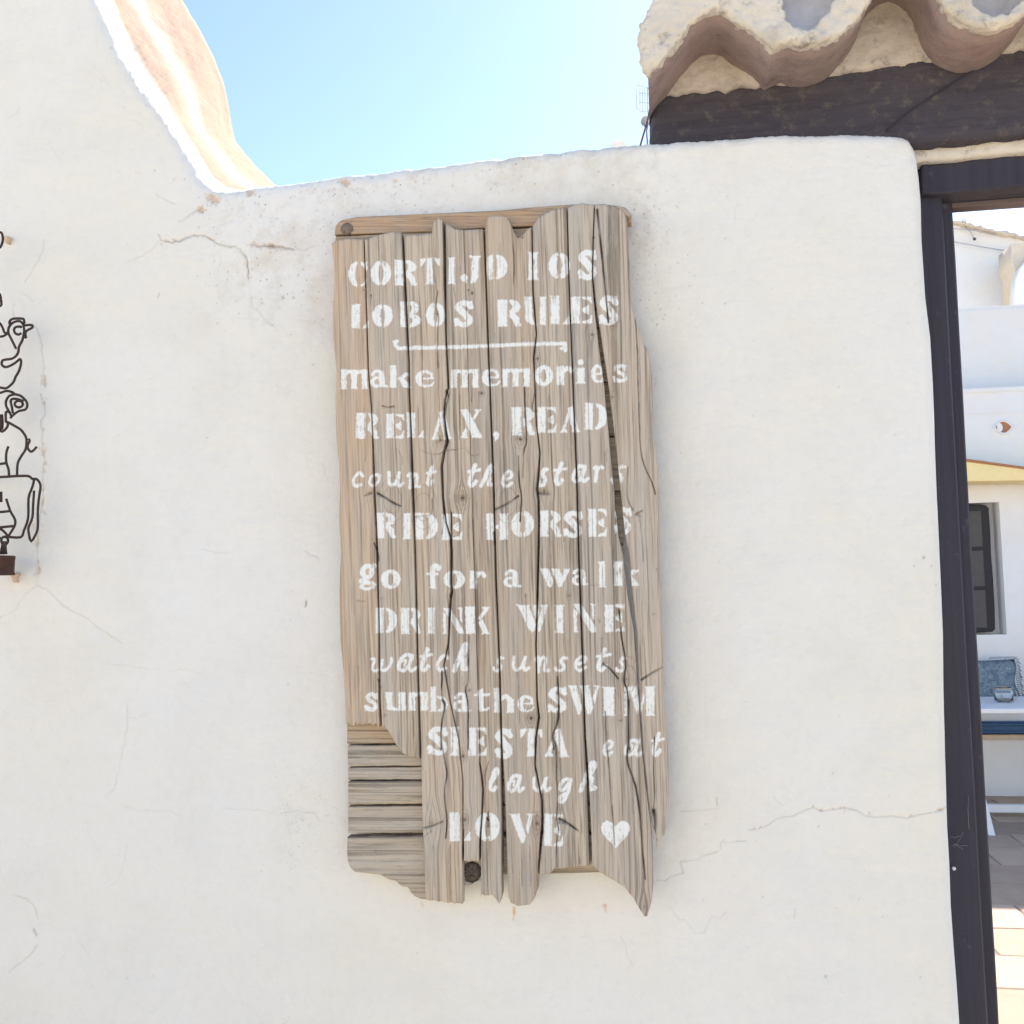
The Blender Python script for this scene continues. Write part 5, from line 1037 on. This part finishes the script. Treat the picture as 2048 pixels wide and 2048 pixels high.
# patterned pillow with fringe
pc = P(1990, 1357, YBK - .20)
pr = [P(1900, 1320, YBK - .2), P(2027, 1318, YBK - .2), P(2034, 1405, YBK - .2), P(1915, 1410, YBK - .2)]
bm = bmesh.new(); n = 14
def bil(u, v): return (pr[0] * (1 - u) + pr[1] * u) * (1 - v) + (pr[3] * (1 - u) + pr[2] * u) * v
for sgn in (-1, 1):
    gv = [[None] * (n + 1) for _ in range(n + 1)]
    for i in range(n + 1):
        for j in range(n + 1):
            u, v = i / n, j / n; b_ = (16 * u * (1 - u) * v * (1 - v)) ** .45; q5 = bil(u, v)
            gv[i][j] = bm.verts.new((q5.x + .01 * math.sin(v * 9), q5.y + sgn * .07 * b_ + v * -.05 + .006 * math.sin(u * 11 + v * 7), q5.z - .008 * math.sin(u * 3.1) * (1 - v)))
    for i in range(n):
        for j in range(n): bm.faces.new((gv[i][j], gv[i + 1][j], gv[i + 1][j + 1], gv[i][j + 1]))
bmesh.ops.remove_doubles(bm, verts=bm.verts, dist=.0008)
pw = bm_obj('pillow', bm, M['pillow'], None, True); tag(pw, 'blue grey patterned pillow with fringed edge standing on the blue bench cushion', 'pillow')
fr = []
for k in range(24):
    q5 = bil(1, k / 24); fr.append([q5 + Vector((0, -.05 * k / 24, 0)), q5 + Vector((.02, -.05 * k / 24 - .01, .006)), q5 + Vector((.035 + random.uniform(0, .012), -.05 * k / 24, -.015 + random.uniform(-.012, .012)))])
for k in range(10):
    q5 = bil(.62 + k * .042, 0); fr.append([q5, q5 + Vector((.006, -.01, .014)), q5 + Vector((.014 + random.uniform(0, .01), -.01, .018))])
fo = tube('fringe', fr, .003, M['pillow']); fo.parent = pw

# white trestle table with a jar
tz = .78
f0 = onZ(2000, 1418, tz); b0 = onZ(2000, 1393, tz)
tb = empty('garden_table', (3, (f0.y + b0.y) / 2, 0), 'white wooden trestle table in front of the far bench', 'table')
tx0 = onZ(1900, 1418, tz).x
box('table_top', (tx0, f0.y, tz - .028), (tx0 + 2.2, b0.y, tz), M['whitepaint'], tb, .004)
def leg(xa, ya, za, xb, yb2, zb):
    bm = bmesh.new(); A = Vector((xa, ya, za)); B2 = Vector((xb, yb2, zb)); w2 = .019
    vs = [[bm.verts.new(p + Vector((sx * w2, sy * w2, 0))) for sx, sy in ((-1, -1), (1, -1), (1, 1), (-1, 1))] for p in (A, B2)]
    for j in range(4): bm.faces.new((vs[0][j], vs[0][(j + 1) % 4], vs[1][(j + 1) % 4], vs[1][j]))
    bm.faces.new(vs[0]); bm.faces.new(vs[1][::-1]); return bm_obj('leg', bm, M['whitepaint'], tb)
ft = onZ(1983, 1671, 0)
dxl = -.08; fy = f0.y + .1
leg(ft.x + dxl, fy, tz - .03, ft.x, ft.y, 0); leg(ft.x + dxl, b0.y - .1, tz - .03, ft.x, b0.y + .05, 0)
leg(ft.x + 1.75, fy, tz - .03, ft.x + 1.5, ft.y, 0); leg(ft.x + 1.75, b0.y - .1, tz - .03, ft.x + 1.5, b0.y + .05, 0)
sy_ = (f0.y + b0.y) / 2; zs_ = P(2010, 1615, sy_).z
box('stretcher', (ft.x - .05, sy_ - .025, zs_ - .03), (ft.x + 1.6, sy_ + .025, zs_ + .022), M['whitepaint'], tb, .003)
jc = onZ(2008, 1404, tz); jr = .062; jh = .105
jar = empty('glass_jar', jc, 'small clear glass jar with wire handle standing on the white table', 'jar')
bm = bmesh.new(); n = 20; prev = None
for r2, z2 in ((.01, .002), (.9, .0), (1, .008), (1, .078), (.92, .088), (.86, .092), (.86, .104), (.80, .104), (.80, .09), (.93, .076), (.93, .012), (.01, .008)):
    ring = [bm.verts.new((jc.x + math.cos(2 * math.pi * j / n) * jr * r2, jc.y + math.sin(2 * math.pi * j / n) * jr * r2, tz + .001 + z2)) for j in range(n)]
    if prev:
        for j in range(n): bm.faces.new((prev[j], prev[(j + 1) % n], ring[(j + 1) % n], ring[j]))
    prev = ring
bm_obj('glass', bm, M['glass'], jar, True)
tube('neck_wire', [[jc + Vector((math.cos(t) * jr * .9, math.sin(t) * jr * .9, .096)) for t in np.linspace(0, 2 * math.pi, 20, endpoint=False)]], .0045, M['brass'], jar, (0,))
tube('handle', [[jc + Vector((math.cos(t) * jr * .82 + .018, -jr * 1.02 - .01 * math.sin(t), .052 + math.sin(t) * .048)) for t in np.linspace(2.6, 7.0, 20)]], .0035, M['brass'], jar)

# ------------------------------------------------------------ aerials beyond the wall
YA = 12.
am = empty('roof_mast', P(1290, 290, YA), 'dark leaning mast with a stay and small dish beside the beam end', 'mast')
tube('pole', [[P(1278, 300, YA), P(1296, 238, YA), P(1303, 200, YA), P(1305, 160, YA)], [P(1295, 295, YA), P(1293, 262, YA), P(1297, 240, YA)]], [.013, .008], M['darkmast'], am)
bm = bmesh.new(); c0 = P(1291, 243, YA + .1); rd_ = 12 / F * (YA + 1.5); prev = None
for r2, y2 in ((1, 0), (.8, .02), (.5, .045), (.05, .06)):
    ring = [bm.verts.new((c0.x + math.cos(2 * math.pi * j / 18) * rd_ * r2 * .8, c0.y + y2, c0.z + math.sin(2 * math.pi * j / 18) * rd_ * r2)) for j in range(18)]
    if prev:
        for j in range(18): bm.faces.new((prev[j], prev[(j + 1) % 18], ring[(j + 1) % 18], ring[j]))
    prev = ring
bm_obj('dish', bm, M['grey'], am, True)
an = empty('grid_aerial', P(1290, 300, YA + 1.5), 'pale wire grid aerial standing out against the sky left of the beam', 'aerial')
gl = [[(1274, 170), (1298, 176)], [(1273, 178), (1273, 216)], [(1273, 216), (1284, 224)], [(1284, 224), (1300, 224)]] + [[(x, 176), (x, 224 - max(0, 1283 - x) * .6)] for x in (1280, 1285, 1290, 1295)] + [[(1278, y), (1298, y + 1)] for y in (187, 205)] + [[(1296, 176), (1296, 300)]]
tube('grid', [[P(x, y, YA + 1.5) for x, y in l] for l in gl], .006, M['cord'], an)
ds = empty('satellite_dish', P(1236, 300, YA + 2), 'white satellite dish whose rim just clears the wall top', 'dish')
bm = bmesh.new(); c0 = P(1236, 296, YA + 2); prev = None; rd_ = 17 / F * (YA + 3.5)
for r2, y2 in ((1, 0), (.8, .05), (.5, .09), (.05, .11)):
    ring = [bm.verts.new((c0.x + math.cos(2 * math.pi * j / 24) * rd_ * r2, c0.y + y2, c0.z + math.sin(2 * math.pi * j / 24) * rd_ * r2)) for j in range(24)]
    if prev:
        for j in range(24): bm.faces.new((prev[j], prev[(j + 1) % 24], ring[(j + 1) % 24], ring[j]))
    prev = ring
bm_obj('reflector', bm, M['whitepaint'], ds, True)
tube('mount', [[c0 + Vector((0, .12, 0)), c0 + Vector((0, .12, -.4))]], .02, M['grey'], ds)
